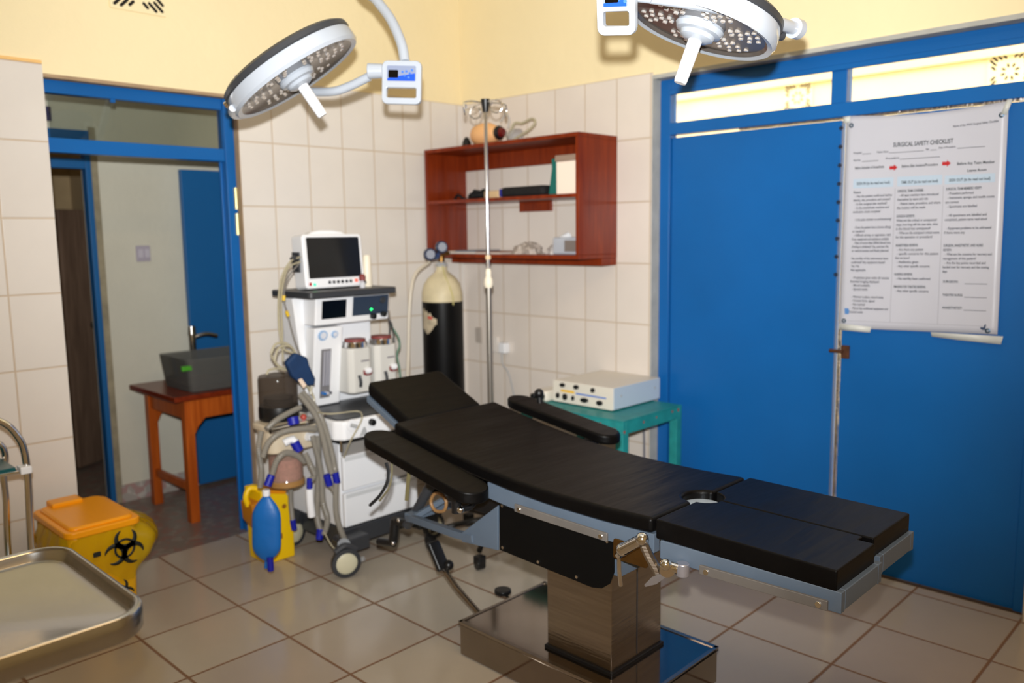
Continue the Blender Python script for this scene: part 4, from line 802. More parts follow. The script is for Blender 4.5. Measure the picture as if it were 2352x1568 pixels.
# blue reservoir bag
RB = thing('breathing_bag', (-1.727,-0.660,0.408), 'flat blue rubber breathing bag hanging from a grey hose above the floor', 'breathing bag')
bt, bb = Vector((-1.730,-0.660,0.397)), Vector((-1.744,-0.660,0.120)); L_ = (bt-bb).length
mb = MB(); n = 24; rings = 16; vs = []; fs = []
for i in range(rings+1):
    t_ = i/rings; wv = 0.060*min(1, (sin(pi*min(t_/0.34, 1)/2)**0.75 if t_ < 0.34 else 1)) if t_ < 0.75 else 0.060*(1-((t_-0.75)/0.25)**2.2*0.8); wv = max(wv, 0.012); dv = 0.024*(wv/0.06)+0.003
    c = bt.lerp(bb, t_)
    vs += [c+CR*(wv*cos(2*pi*k/n))+Vector((-0.5, -0.85, 0)).normalized()*(dv*sin(2*pi*k/n)) for k in range(n)]
for i in range(rings):
    for k in range(n): fs.append((i*n+k, i*n+(k+1) % n, (i+1)*n+(k+1) % n, (i+1)*n+k))
fs += [tuple(range(n)), tuple(range(rings*n, rings*n+n))[::-1]]
mb.add(vs, fs).build('bag', bag_bl, RB, subsurf=1)
MB().tube([bt+Vector((0, 0, 0.022)), bt-Vector((0, 0, 0.004))], 0.0155, n=18, smooth=False).build('neck_ring', white_p, RB, bevel=0.002)
MB().tube([bb, bb-Vector((0.004, 0, 0.028))], 0.009, n=12, smooth=False).build('bag_tail', bag_bl, RB)
MB().tube([(-1.740,-0.680,0.143), (-1.739,-0.680,0.083)], 0.0135, n=14, smooth=False).build('tail_cuff', royal, RB, bevel=0.002)
# thin tubes and cables
TB = thing('monitoring_tubes', (-1.5, -0.45, 0.8), 'thin coiled beige monitoring tubes trailing down beside the machine from the monitor', 'tubing')
def thin(pts, r_=0.0045, m=hose_t, nm='thin_tube'): return MB().tube(pts, r_, n=8).build(nm, m, TB)
thin([(-1.373,-0.420,1.349), (-1.434,-0.440,1.332), (-1.492,-0.460,1.269), (-1.520,-0.470,1.168), (-1.529,-0.480,1.037), (-1.524,-0.500,0.963), (-1.483,-0.510,0.936), (-1.459,-0.520,0.881)])
thin([(-1.374,-0.420,1.329), (-1.453,-0.440,1.298), (-1.506,-0.470,1.185), (-1.516,-0.480,1.036), (-1.531,-0.500,0.907)])
thin([(-1.379,-0.420,1.322), (-1.467,-0.460,1.258), (-1.500,-0.480,1.180), (-1.491,-0.490,1.106), (-1.470,-0.510,0.977), (-1.438,-0.540,0.861), (-1.413,-0.550,0.792)], 0.0035, mat('grey_cable', rgb(120, 116, 112), 0.5))
thin([(-1.587,-0.500,0.947), (-1.560,-0.500,0.986), (-1.502,-0.500,0.979), (-1.471,-0.500,0.928), (-1.503,-0.500,0.875), (-1.553,-0.500,0.891), (-1.587,-0.500,0.942)], 0.0055)
thin([(-1.584,-0.520,0.915), (-1.560,-0.520,0.969), (-1.502,-0.520,0.970), (-1.458,-0.520,0.900), (-1.421,-0.540,0.821), (-1.433,-0.550,0.756)], 0.005)
thin([(-1.623,-0.520,0.865), (-1.602,-0.520,0.884), (-1.524,-0.520,0.870), (-1.454,-0.540,0.806), (-1.420,-0.550,0.744), (-1.424,-0.560,0.698)], 0.005)
thin([(-1.451,-0.600,0.688), (-1.433,-0.700,0.690), (-1.300,-0.700,0.679), (-1.309,-0.750,0.667), (-1.338,-0.770,0.637), (-1.385,-0.770,0.579), (-1.377,-0.700,0.488)], 0.0035)
thin([(-1.266,-0.300,1.524), (-1.409,-0.420,1.254), (-1.461,-0.450,1.105)], 0.002, mat('thin_dark_wire', rgb(90, 86, 80), 0.5)) if False else None
thin([(-1.491,-0.700,0.183), (-1.487,-0.740,0.138), (-1.476,-0.780,0.110)], 0.003)
each('yellow_joint', [MB().tube([(-1.501,-0.482,1.189), (-1.502,-0.482,1.167)], 0.0075, n=12, smooth=False), MB().tube([(-1.497,-0.490,1.122), (-1.489,-0.490,1.099)], 0.0075, n=12, smooth=False)], mat('amber_joint', rgb(214, 178, 40), 0.4), TB)
MB().tube([(-1.425,-0.430,1.339), (-1.407,-0.430,1.350)], 0.010, n=12, smooth=False).build('plug', grey_d, TB)
# navy pressure cuff
CF = thing('blood_pressure_cuff', (-1.497,-0.560,0.875), 'folded navy blood pressure cuff hanging between bellows canister and flow panel', 'blood pressure cuff')
cp = [(650, 832), (672, 808), (700, 820), (704, 838), (718, 868), (716, 884), (690, 884), (664, 864)]
pts_cf = [(-1.555,-0.540,0.910), (-1.507,-0.540,0.949), (-1.448,-0.540,0.920), (-1.441,-0.540,0.885), (-1.414,-0.540,0.824), (-1.420,-0.540,0.793), (-1.476,-0.540,0.801), (-1.529,-0.540,0.847)]
MB().prism([(p_[0], p_[2]) for p_ in pts_cf][::-1], 0.0, 0.035, on_y(-0.535)).build('cuff', navy, CF, bevel=0.012, seg=4)
MB().prism([((-1.508,-0.570,0.832)[0], (-1.508,-0.570,0.832)[2]), ((-1.489,-0.570,0.837)[0], (-1.489,-0.570,0.837)[2]), ((-1.467,-0.570,0.804)[0], (-1.467,-0.570,0.804)[2]), ((-1.482,-0.570,0.791)[0], (-1.482,-0.570,0.791)[2])], 0, 0.006, on_y(-0.571)).build('cream_tag', mat('cream_tag_plastic', rgb(228, 206, 186), 0.5), CF, bevel=0.002)
# probes on the far side of the machine
SB = thing('sensor_probe_bundle', (-0.868,-0.420,0.949), 'green tube loop and dark probe leads hooked beside the vaporizers', 'probe leads')
MB().tube([(-0.892,-0.420,1.020), (-0.879,-0.420,0.994), (-0.841,-0.420,0.936), (-0.835,-0.420,0.892), (-0.853,-0.420,0.850), (-0.839,-0.420,0.772), (-0.833,-0.420,0.661)], 0.005, n=8).build('green_tube', film_mat('green_tube_film', rgb(110, 150, 130), 0.7), SB)
each('probe_lead', [MB().tube([(-0.896,-0.430,1.028), (-0.902,-0.430,0.953), (-0.897,-0.430,0.888), (-0.894,-0.430,0.819)], 0.0045, n=8), MB().tube([(-0.889,-0.430,1.016), (-0.876,-0.430,0.929), (-0.889,-0.430,0.818)], 0.004, n=8)], grey_d, SB)
MB().tube([(-0.897,-0.420,1.076), (-0.892,-0.420,1.012)], 0.008, n=10, smooth=False).build('hook', chrome, SB)
mb = MB(); q = Vector((-0.901,-0.440,0.717)); mb.lathe([(0, 0), (0.025, 0), (0.024, 0.075), (0.014, 0.09), (0.012, 0.11), (0, 0.112)], TM(q), 20).build('suction_cup', ivory, SB)

# ---- yellow sharps container on the floor
SC = thing('sharps_container', (-1.50, -0.40, 0), 'yellow safety box on the floor behind the blue breathing bag', 'sharps box')
SX0, SX1, SYf = -1.60, -1.475, -0.43
MB().prism([(SX0-0.02, 0.0), (SX1, 0.0), (SX1-0.002, 0.26), (SX1-0.035, 0.31), (SX0+0.01, 0.335), (SX0-0.03, 0.335)][::-1][::-1], -0.15, 0, on_y(SYf)).build('body', yel_j, SC, bevel=0.008, seg=3)
MB().prism([(SX0+0.01, 0.335), (SX1-0.03, 0.312), (SX1-0.04, 0.30), (SX0+0.01, 0.32)][::-1], -0.12, 0.004, on_y(SYf)).build('lid', mat('orange_box_lid', rgb(226, 140, 10), 0.4), SC, bevel=0.003)
MB().tube([(SX0-0.06, SYf+0.06, 0.27), (SX0-0.07, SYf+0.06, 0.31), (SX0-0.05, SYf+0.06, 0.345), (SX0-0.02, SYf+0.05, 0.34)], 0.013, n=12).build('handle', yel_j, SC)
MB().prism([(SX0-0.06, 0.20), (SX0-0.02, 0.14), (SX0-0.02, 0.29), (SX0-0.065, 0.28)], -0.12, -0.02, on_y(SYf)).build('side_flap', mat('amber_side_flap', rgb(190, 120, 14), 0.5), SC, bevel=0.004)
each('printed_mark', [MB().cyl((SX1-0.045, SYf, 0.245), (SX1-0.045, SYf-0.001, 0.245), 0.011, n=18), MB().box(SX1-0.08, SX1-0.06, SYf-0.001, SYf, 0.10, 0.125)], mat('brown_print', rgb(150, 96, 20), 0.6), SC)

# ================================================================ GAS CYLINDER
GC = thing('gas_cylinder', (-0.355, -0.20, 0), 'tall black gas cylinder with scuffed white shoulder standing in the tiled corner', 'gas cylinder')
T = TM((-0.355, -0.20, 0)); rc = 0.113
MB().lathe([(0, 0.0), (rc*0.93, 0.0), (rc, 0.02), (rc, 1.085), (0, 1.085)], T, 44).build('body', cyl_b, GC)
MB().lathe([(rc+0.0006, 1.075), (rc+0.0006, 1.10), (rc*0.985, 1.125), (rc*0.90, 1.165), (rc*0.72, 1.198), (rc*0.48, 1.222), (rc*0.32, 1.235), (rc*0.26, 1.25), (rc*0.26, 1.27), (0, 1.27)], T, 44).build('shoulder', cyl_w, GC)
MB().lathe([(0, 1.265), (0.030, 1.265), (0.034, 1.275), (0.026, 1.285), (0.02, 1.29), (0, 1.29)], T, 24).build('neck_ring', grey_l, GC)
mb = MB().lathe([(0, 1.285), (0.019, 1.285), (0.019, 1.36), (0.012, 1.37), (0, 1.37)], T, 18).cyl((-0.355, -0.2, 1.335), (-0.415, -0.235, 1.33), 0.014, n=16).cyl((-0.355, -0.2, 1.335), (-0.31, -0.215, 1.335), 0.012, n=16).box(-0.39, -0.32, -0.215, -0.185, 1.355, 1.372)
mb.build('valve', brass, GC, bevel=0.002)
MB().tube([T @ Vector((-0.02, -0.03, 1.27)), T @ Vector((-0.03, -0.06, 1.22)), T @ Vector((-0.03, -0.115, 1.12)), T @ Vector((-0.025, -0.118, 1.06))], 0.004, n=6).build('paint_drip_band', mat('yellowish_tie', rgb(190, 180, 120), 0.6), GC)
lb = MB(); n = 8; vs = []
zz = [(1.035, 0.93), (1.045, 0.925), (1.02, 0.91), (1.03, 0.90), (1.01, 0.905), (1.02, 0.915), (0.995, 0.93), (0.99, 0.95), (0.985, 0.955)]
for i in range(n+1):
    a = radians(160+i*6.5)
    for k in (0, 1): vs.append((-0.355+(rc+0.0012)*cos(a), -0.20+(rc+0.0012)*sin(a), zz[i][k]))
lb.add(vs, [(2*i, 2*i+2, 2*i+3, 2*i+1) for i in range(n)]).build('torn_label', sticker, GC)
lb = MB(); vs = []
for i in range(4):
    a = radians(184+i*5.0)
    for z in (0.985, 1.0): vs.append((-0.355+(rc+0.0018)*cos(a), -0.20+(rc+0.0018)*sin(a), z-i*0.001))
lb.add(vs, [(2*i, 2*i+2, 2*i+3, 2*i+1) for i in range(3)]).build('red_stamp', mat('faded_red_stamp', rgb(190, 60, 50), 0.6), GC)
RG = thing('gas_regulator', (-0.45, -0.26, 1.33), 'blue gas regulator with two dark round gauges screwed on the black cylinder', 'regulator')
ra = Vector((-0.43, -0.243, 1.33))
cam_dir = (CAM-ra).normalized()
MB().cyl(ra, ra+Vector((-0.06, -0.02, -0.006)), 0.026, 0.024, n=26).build('body', gauge_b, RG, bevel=0.004)
for g_c in (Vector((-0.445, -0.30, 1.372)), Vector((-0.515, -0.285, 1.335))):
    dr = Vector((-0.35, -0.93, 0.05)).normalized()
    gg = MB().cyl(g_c, g_c+dr*0.024, 0.033, n=30).build('gauge', mat('navy_gauge_case_%d' % int(-g_c.x*1000), rgb(22, 38, 70), 0.3), RG, bevel=0.004)
    MB().cyl(g_c+dr*0.024, g_c+dr*0.0255, 0.024, n=26).build('dial', mat('grey_dial_%d' % int(-g_c.x*1000), rgb(150, 155, 168), 0.15), gg)
    MB().cyl(ra+Vector((-0.03, -0.01, 0)), g_c+dr*0.01, 0.007, n=10).build('stem', brass, gg)
MB().tube([ra+Vector((-0.05, -0.02, -0.01)), ra+Vector((-0.075, -0.03, -0.035))], 0.009, smooth=False, n=12).build('outlet', brass, RG)
MB().tube([ra+Vector((-0.072, -0.03, -0.035)), (-0.606,-0.290,1.245), (-0.652,-0.300,1.169), (-0.672,-0.300,1.035), (-0.684,-0.300,0.854), (-0.696,-0.300,0.695), (-0.699,-0.290,0.485), (-0.66, -0.3, 0.30)], 0.0085, n=10).build('hose', mat('cream_gas_hose', rgb(204, 194, 176), 0.4), RG)
# ================================================================ DRIP STAND
IV = thing('drip_stand', (-0.777, -1.0, 0), 'tall thin steel drip stand with curled hooks behind the operating table', 'drip stand')
px_, py_ = -0.777, -1.0
MB().cyl((px_, py_, 1.235), (px_, py_, 1.99), 0.0075, n=16).build('upper_pole', chrome, IV)
MB().cyl((px_, py_, 0.12), (px_, py_, 1.235), 0.0125, n=18).build('lower_pole', pole_m, IV)
MB().lathe([(0, 1.20), (0.016, 1.20), (0.021, 1.215), (0.019, 1.24), (0.013, 1.25), (0.014, 1.27), (0.010, 1.285), (0, 1.285)], TM((px_, py_, 0)), 20).build('height_clamp', ivory, IV)
MB().cyl((px_, py_, 1.325), (px_, py_, 1.345), 0.013, n=18).build('stop_ring', mat('amber_stop_ring', rgb(220, 190, 150), 0.4), IV, bevel=0.003)
MB().lathe([(0, 1.965), (0.012, 1.965), (0.019, 2.0), (0.021, 2.02), (0.0, 2.022)], TM((px_, py_, 0)), 20).build('head_cap', black_p, IV)
for k in range(4):
    a = radians(20+90*k-45+8); d_ = Vector((cos(a), sin(a), 0)); b_ = Vector((px_, py_, 2.005)); s_ = Vector((-sin(a), cos(a), 0))
    pts = [b_+d_*0.015, b_+d_*0.06+Vector((0, 0, 0.004)), b_+d_*0.095+Vector((0, 0, 0.0))]
    cc = b_+d_*0.10+Vector((0, 0, -0.028))
    pts += [cc+(d_*0.6+s_*0.8)*(0.026*sin(radians(t_)))+Vector((0, 0, 0.026*cos(radians(t_)))) for t_ in range(20, 350, 30)]
    MB().tube(pts, 0.0034, n=8).build('hook', chrome, IV)
for k in range(5):
    a = radians(72*k+214); d_ = Vector((cos(a), sin(a), 0)); e_ = Vector((px_, py_, 0))+d_*0.29
    lg = MB().tube([Vector((px_, py_, 0.135)), Vector((px_, py_, 0.115))+d_*0.13, e_+Vector((0, 0, 0.085))], 0.0125, n=10).build('leg', black_p, IV)
    MB().cyl(e_+s_*0.018+Vector((0, 0, 0.026)), e_-s_*0.018+Vector((0, 0, 0.026)), 0.0255, n=20).box(e_.x-0.02, e_.x+0.02, e_.y-0.02, e_.y+0.02, 0.028, 0.062).build('castor', black_p, lg, bevel=0.003)
# ================================================================ WALL SHELF
WS = thing('wall_shelf', (0, -0.57, 1.3), 'open reddish brown wooden shelf unit screwed on the tiled wall', 'shelf unit')
sx0, sx1 = -0.30, -0.0; sy0, sy1 = -1.13, -0.012; sz0, sz1 = 1.312, 1.908
th_ = 0.02
MB().box(sx0, sx1, sy0, sy1, sz1-th_, sz1).build('top_board', maho, WS, bevel=0.002)
MB().box(sx0, sx1, sy0, sy1, sz0, sz0+th_).build('bottom_board', maho, WS, bevel=0.002)
MB().box(sx0, sx1, sy0, sy0+th_, sz0+th_, sz1-th_).build('side_board', maho, WS, bevel=0.002)
MB().box(sx0, sx1, sy1-th_, sy1, sz0+th_, sz1-th_).build('side_board', maho, WS, bevel=0.002)
MB().box(sx0+0.004, sx1, sy0+th_, sy1-th_, 1.607, 1.625).build('middle_board', maho, WS, bevel=0.002)
MB().box(-0.02, -0.0, sy0+th_, sy1-th_, 1.80, sz1-th_).build('back_rail', maho, WS, bevel=0.002)
MB().box(-0.12, -0.0, sy0+0.002, -0.02, 1.275, sz0).build('lower_rail', maho, WS, bevel=0.002)
MB().box(-0.02, -0.0, -0.705, -0.475, 1.555, 1.607).build('support_cleat', maho, WS, bevel=0.002)
# on top
zt = sz1+0.001
DB = thing('resuscitator_bag', (-0.16, -0.20, zt), 'tan rubber resuscitator bag with dark round valve lying on the shelf top', 'resuscitator')
a_, b_ = Vector((-0.17, -0.08, zt+0.062)), Vector((-0.17, -0.27, zt+0.062))
Tq = TM(a_, frame_from(b_-a_)); MB().lathe([(0, 0), (0.03, 0.004), (0.052, 0.03), (0.061, 0.08), (0.058, 0.13), (0.042, 0.17), (0.03, 0.188), (0, 0.19)], Tq, 30).build('bag', skin_tan, DB)
MB().lathe([(0, 0.186), (0.034, 0.186), (0.038, 0.20), (0.03, 0.214), (0, 0.214)], Tq, 26).build('valve_ring', black_p, DB)
MB().lathe([(0, 0.214), (0.026, 0.214), (0.02, 0.232), (0, 0.234)], Tq, 22).build('valve_core', maroon_d, DB)
MB().lathe([(0, 0), (0.03, 0.0), (0.024, 0.03), (0.012, 0.055), (0, 0.06)], TM((-0.19, -0.045, zt)), 18).build('end_cone', black_p, DB)
MK = thing('oxygen_mask', (-0.17, -0.37, zt), 'clear plastic oxygen mask with looping tube on the shelf top', 'mask')
MB().lathe([(0.012, 0.0), (0.02, 0.015), (0.042, 0.05), (0.048, 0.075)], TM((-0.17, -0.325, zt+0.05), frame_from(Vector((0.1, -1, -0.35)))), 22).build('cone', clear, MK, solid=0.002)
MB().tube([(-0.17, -0.33, zt+0.02), (-0.15, -0.36, zt+0.10), (-0.14, -0.41, zt+0.10), (-0.14, -0.48, zt+0.115), (-0.15, -0.51, zt+0.09), (-0.16, -0.48, zt+0.06), (-0.17, -0.44, zt+0.04), (-0.18, -0.38, zt+0.012)], 0.007, n=8).build('tube', hose_t, MK)
MB().tube([(-0.16, -0.27, zt+0.12), (-0.15, -0.30, zt+0.155), (-0.15, -0.325, zt+0.13), (-0.155, -0.32, zt+0.08)], 0.006, n=8).build('strap', clear, MK)
DB.location.y -= 0.20; MK.location.y -= 0.21
# middle shelf
zm = 1.626
CT = tag(None or MB().tube([(-0.12, -0.06, zm+0.01), (-0.13, -0.10, zm+0.035), (-0.12, -0.14, zm+0.01), (-0.10, -0.18, zm+0.008), (-0.13, -0.24, zm+0.01)], 0.008, n=8).build('cable', blk_cloth, origin=(-0.12, -0.1, zm)), 'loose black cable end lying in the corner of the upper shelf', 'cable')
CH = MB(); Rr_ = random.Random(3)
for k in range(9):
    a0 = Rr_.uniform(0, 6.28); pts = []
    for j_ in range(7):
        a = a0+j_*0.9; rr = Rr_.uniform(0.03, 0.085); pts.append((-0.15+0.7*rr*cos(a), -0.31+rr*sin(a), zm+0.012+max(0.0, 0.07-rr*0.8)*Rr_.uniform(0.3, 1.1)))
    CH.tube(pts, 0.0085, n=6)
tag(CH.build('cable_heap', blk_cloth, origin=(-0.15, -0.3, zm)), 'tangled heap of black cables and straps on the upper shelf', 'cables')
bb_ = MB().prism(rrect(-0.24, -0.06, -0.54, -0.42, 0.015)[::-1], zm, zm+0.04).build('beige_case', mat('beige_case_card', rgb(206, 176, 134), 0.6), origin=(-0.15, -0.46, zm), bevel=0.006); tag(bb_, 'flat beige case between the black cables and the black pouch', 'case')
PC = thing('instrument_pouch', (-0.16, -0.66, zm), 'long black zipped pouch with blue end on the upper shelf', 'pouch')
MB().prism(rrect(-0.25, -0.08, -0.86, -0.55, 0.03)[::-1], zm+0.0005, zm+0.052).build('body', blk_cloth, PC, bevel=0.016, seg=4)
MB().prism(rrect(-0.245, -0.085, -0.572, -0.54, 0.01)[::-1], zm+0.004, zm+0.046).build('blue_end', mat('blue_pouch_end', rgb(28, 34, 140), 0.5), PC, bevel=0.008)
GB = thing('pump_bottle', (-0.20, -0.91, zm), 'dark teal plastic bottle on the upper shelf beside the cream box', 'bottle')
MB().prism([(0.875, zm), (0.965, zm), (0.955, zm+0.07), (0.935, zm+0.12), (0.935, zm+0.155), (0.945, zm+0.178), (0.895, zm+0.178), (0.898, zm+0.13), (0.885, zm+0.06)], 0.0, 0.05, on_x(-0.18)).build('body', dkgreen, GB, bevel=0.008, seg=3)
CB_ = thing('carton', (-0.18, -1.03, zm), 'cream carton with brown lid at the end of the upper shelf', 'box')
MB().box(-0.27, -0.1, -1.10, -0.965, zm, zm+0.155).build('box', card, CB_, bevel=0.003)
MB().box(-0.275, -0.095, -1.105, -0.96, zm+0.155, zm+0.185).build('lid', mat('taupe_lid', rgb(150, 128, 112), 0.5), CB_, bevel=0.003)
# lower shelf
zl = sz0+th_+0.0005
for k, (y0, y1, h_, c_, lb_) in enumerate(((-0.20, -0.05, 0.014, rgb(196, 184, 170), 'pale stack of papers in the corner of the lower shelf'), (-0.36, -0.215, 0.018, rgb(110, 118, 130), 'blue grey folder on the lower shelf behind the drip stand pole'), (-0.56, -0.375, 0.013, rgb(150, 110, 92), 'thin brown booklet in the middle of the lower shelf'))):
    PB = thing(('paper_stack', 'folder', 'booklet')[k], (-0.16, (y0+y1)/2, zl), lb_, ('papers', 'folder', 'booklet')[k])
    MB().box(-0.26, -0.06, y0, y1, zl, zl+h_*0.55).build('pages', mat('page_edges_%d' % k, rgb(214, 206, 196), 0.7), PB, bevel=0.001)
    MB().box(-0.262, -0.058, y0-0.001, y1+0.001, zl+h_*0.55, zl+h_).build('cover', mat('cover_%d' % k, c_, 0.6), PB, bevel=0.001)
def crumple(name, c, s_, m, seed, label, cat):
    rr = random.Random(seed); mb = MB(); n, mm = 18, 10; vs = []; fs = []
    ph = [rr.uniform(0, 6.28) for _ in range(8)]
    for i in range(mm+1):
        th = pi/2*i/mm
        for k in range(n):
            a = 2*pi*k/n; q = 1+0.16*sin(3*a+ph[0]+2*th)+0.12*sin(5*a+ph[1])+rr.uniform(-0.10, 0.10)
            vs.append((c[0]+s_[0]*q*cos(a)*cos(th), c[1]+s_[1]*q*sin(a)*cos(th), c[2]+s_[2]*sin(th)*(1+rr.uniform(-0.18, 0.12))))
    for i in range(mm):
        for k in range(n): fs.append((i*n+k, i*n+(k+1) % n, (i+1)*n+(k+1) % n, (i+1)*n+k))
    fs.append(tuple(range(n))[::-1])
    o = mb.add(vs, fs).build(name, m, origin=c, angle=20); return tag(o, label, cat, 'packages on the lower shelf')
crumple('plastic_package', (-0.16, -0.67, zl), (0.07, 0.09, 0.06), pkg, 4, 'crumpled dull plastic package on the lower shelf', 'package')
crumple('plastic_package', (-0.14, -0.845, zl), (0.06, 0.05, 0.05), mat('pale_package', rgb(198, 190, 186), 0.3, noise=0.2, nscale=60), 9, 'paler crumpled package next to the clear box of the lower shelf', 'package')
CL = thing('dressing_box', (-0.17, -0.99, zl), 'clear and white plastic box at the end of the lower shelf', 'box')
MB().box(-0.24, -0.09, -1.09, -0.91, zl, zl+0.085).build('box', film_mat('milky_box', rgb(200, 205, 215), 0.7, 0.15), CL, bevel=0.01, seg=3)
MB().box(-0.243, -0.238, -1.07, -0.99, zl+0.015, zl+0.07).build('label', mat('grey_box_label', rgb(120, 110, 104), 0.5), CL, bevel=0.002)
MB().cyl((-0.19, -0.90, zl+0.06), (-0.13, -0.93, zl+0.095), 0.02, n=18).build('roll_end', white_p, CL, bevel=0.003)
# ================================================================ TEAL TABLE AND ELECTROSURGICAL UNIT
TT = thing('teal_table', (-0.25, -1.25, 0), 'small teal painted metal table with chipped edges before the shelf wall', 'table')
tx0, tx1, ty0, ty1, tz = -0.505, -0.04, -1.545, -0.93, 0.622
MB().box(tx0, tx1, ty0, ty1, tz-0.0055, tz).build('tabletop', teal, TT, bevel=0.002)
for q_ in ((tx0, tx0+0.022, ty0, ty1), (tx1-0.022, tx1, ty0, ty1), (tx0+0.022, tx1-0.022, ty0, ty0+0.022), (tx0+0.022, tx1-0.022, ty1-0.022, ty1)): MB().box(*q_, tz-0.062, tz-0.006).build('rim', teal, TT, bevel=0.002)
for x in (tx0, tx1-0.042):
    for y in (ty0, ty1-0.042): MB().box(x, x+0.042, y, y+0.042, 0.0, tz-0.06).build('leg', teal, TT, bevel=0.003)
mb = MB()
for (x, y, z, r_) in ((tx0-0.0006, -1.42, tz-0.03, 0.007), (tx0-0.0006, -1.50, tz-0.045, 0.008), (tx0-0.0006, -1.35, tz-0.02, 0.005)): mb.cyl((x, y, z), (x+0.002, y, z), r_, n=9)
for (x, z, r_) in ((-0.35, tz-0.03, 0.006), (-0.25, tz-0.025, 0.005), (-0.12, tz-0.02, 0.006), (-0.07, tz-0.02, 0.008), (-0.495, tz-0.05, 0.007)): mb.cyl((x, ty0-0.0006, z), (x, ty0+0.002, z), r_, n=9)
mb.build('rust_chips', chip, TT)
ES = thing('electrosurgical_unit', (-0.2, -1.21, tz), 'white electrosurgical generator box with black knobs on the teal table', 'electrosurgical unit')
ex0, ex1, ey0, ey1, ez0, ez1 = -0.385, -0.005, -1.395, -1.035, tz+0.006, tz+0.110
MB().box(ex0+0.006, ex1, ey0, ey1, ez0, ez1).build('case', esu_w, ES, bevel=0.003)
MB().box(ex0+0.01, ex1-0.002, ey0-0.002, ey0+0.001, ez0+0.002, ez1-0.002).build('side_cover', esu_s, ES)
each('foot', [MB().cyl((x, y, tz+0.0005), (x, y, ez0), 0.012, n=14) for x in (-0.35, -0.05) for y in (-1.36, -1.07)], black_p, ES)
fp_ = MB().prism(rrect(-ey1, -ey0, ez0, ez1, 0.006), 0, 0.006, on_x(ex0+0.006)).build('front_panel', esu_w, ES, bevel=0.002)
xf = ex0-0.0
for (y, z, w_, h_) in ((-1.10, 0.086, 0.022, 0.015), (-1.185, 0.086, 0.022, 0.016), (-1.285, 0.083, 0.016, 0.017), (-1.07, 0.032, 0.014, 0.020), (-1.115, 0.030, 0.020, 0.024), (-1.165, 0.030, 0.011, 0.018), (-1.235, 0.029, 0.034, 0.017), (-1.325, 0.028, 0.027, 0.017)):
    MB().prism([(-y+w_*0.66*cos(2*pi*k/12), ez0+z+h_*0.66*sin(2*pi*k/12)) for k in range(12)], 0, 0.012, on_x(xf)).build('knob', black_p, fp_, bevel=0.002)
MB().prism([(1.085, ez0+0.052), (1.17, ez0+0.052), (1.17, ez0+0.063), (1.085, ez0+0.063)], 0, 0.0008, on_x(xf)).build('yellow_stripe', yel_pr, fp_)
MB().prism([(1.18, ez0+0.050), (1.36, ez0+0.050), (1.36, ez0+0.056), (1.18, ez0+0.057)], 0, 0.0008, on_x(xf)).build('blue_stripe', blu_pr, fp_)
each('side_screw', [MB().cyl((x, ey0-0.0015, ez0+z), (x, ey0-0.004, ez0+z), 0.006, n=12) for x, z in ((-0.32, 0.06), (-0.05, 0.06))], grey_l, ES)
FPD = thing('plug_holder', (-0.35, -0.98, tz), 'white curved accessory with two black plugs at the teal table edge', 'plug holder')
MB().prism(rrect(-0.42, -0.28, -1.022, -0.935, 0.02)[::-1], tz+0.0005, tz+0.055).build('body', esu_w, FPD, bevel=0.012, seg=3)
each('plug', [MB().cyl((-0.42, y, tz+0.03), (-0.455, y, tz+0.028), 0.015, n=16) for y in (-0.96, -1.0)], black_p, FPD, bevel=0.003)
# sockets low on the shelf wall
for (y, z, w_, c_, lb_) in ((-0.12, 0.845, 0.05, rgb(176, 166, 156), 'grey socket plate low on the tiled wall near the corner'), (-0.24, 0.80, 0.085, rgb(226, 218, 210), 'white wall socket with a red switch low on the tiled wall')):
    so = thing('wall_socket', (0, y, z), lb_, 'socket')
    MB().prism(rrect(-y-w_/2, -y+w_/2, z-0.045, z+0.045, 0.006), 0, 0.012, on_x(0.0)).build('plate', mat('socket_plate_%d' % int(z*1000), c_, 0.4), so, bevel=0.003)
    if w_ > 0.06:
        MB().prism(rrect(-y-0.035, -y-0.01, z+0.0, z+0.03, 0.003), 0.012, 0.02, on_x(0.0)).build('red_rocker', mat('red_rocker_plastic', rgb(180, 20, 40), 0.4), so, bevel=0.002)
pl = thing('power_plug', (0, -0.34, 0.80), 'white plug and lead in the wall beside the socket with red switch', 'plug')
MB().box(-0.045, -0.0, -0.37, -0.32, 0.76, 0.82).build('body', white_p, pl, bevel=0.006)
MB().tube([(-0.04, -0.345, 0.765), (-0.05, -0.36, 0.70), (-0.05, -0.42, 0.62), (-0.05, -0.5, 0.30)], 0.004, n=8).build('lead', grey_l, pl)
tag(MB().tube([(-0.03, -1.30, 0.62), (-0.028, -1.32, 0.45), (-0.03, -1.325, 0.2), (-0.03, -1.325, 0.004)], 0.006, n=8).build('power_cable', mat('grey_power_cable', rgb(120, 118, 124), 0.5), origin=(-0.03, -1.32, 0)), 'grey power cable hanging behind the teal table next to the blue door frame', 'cable')

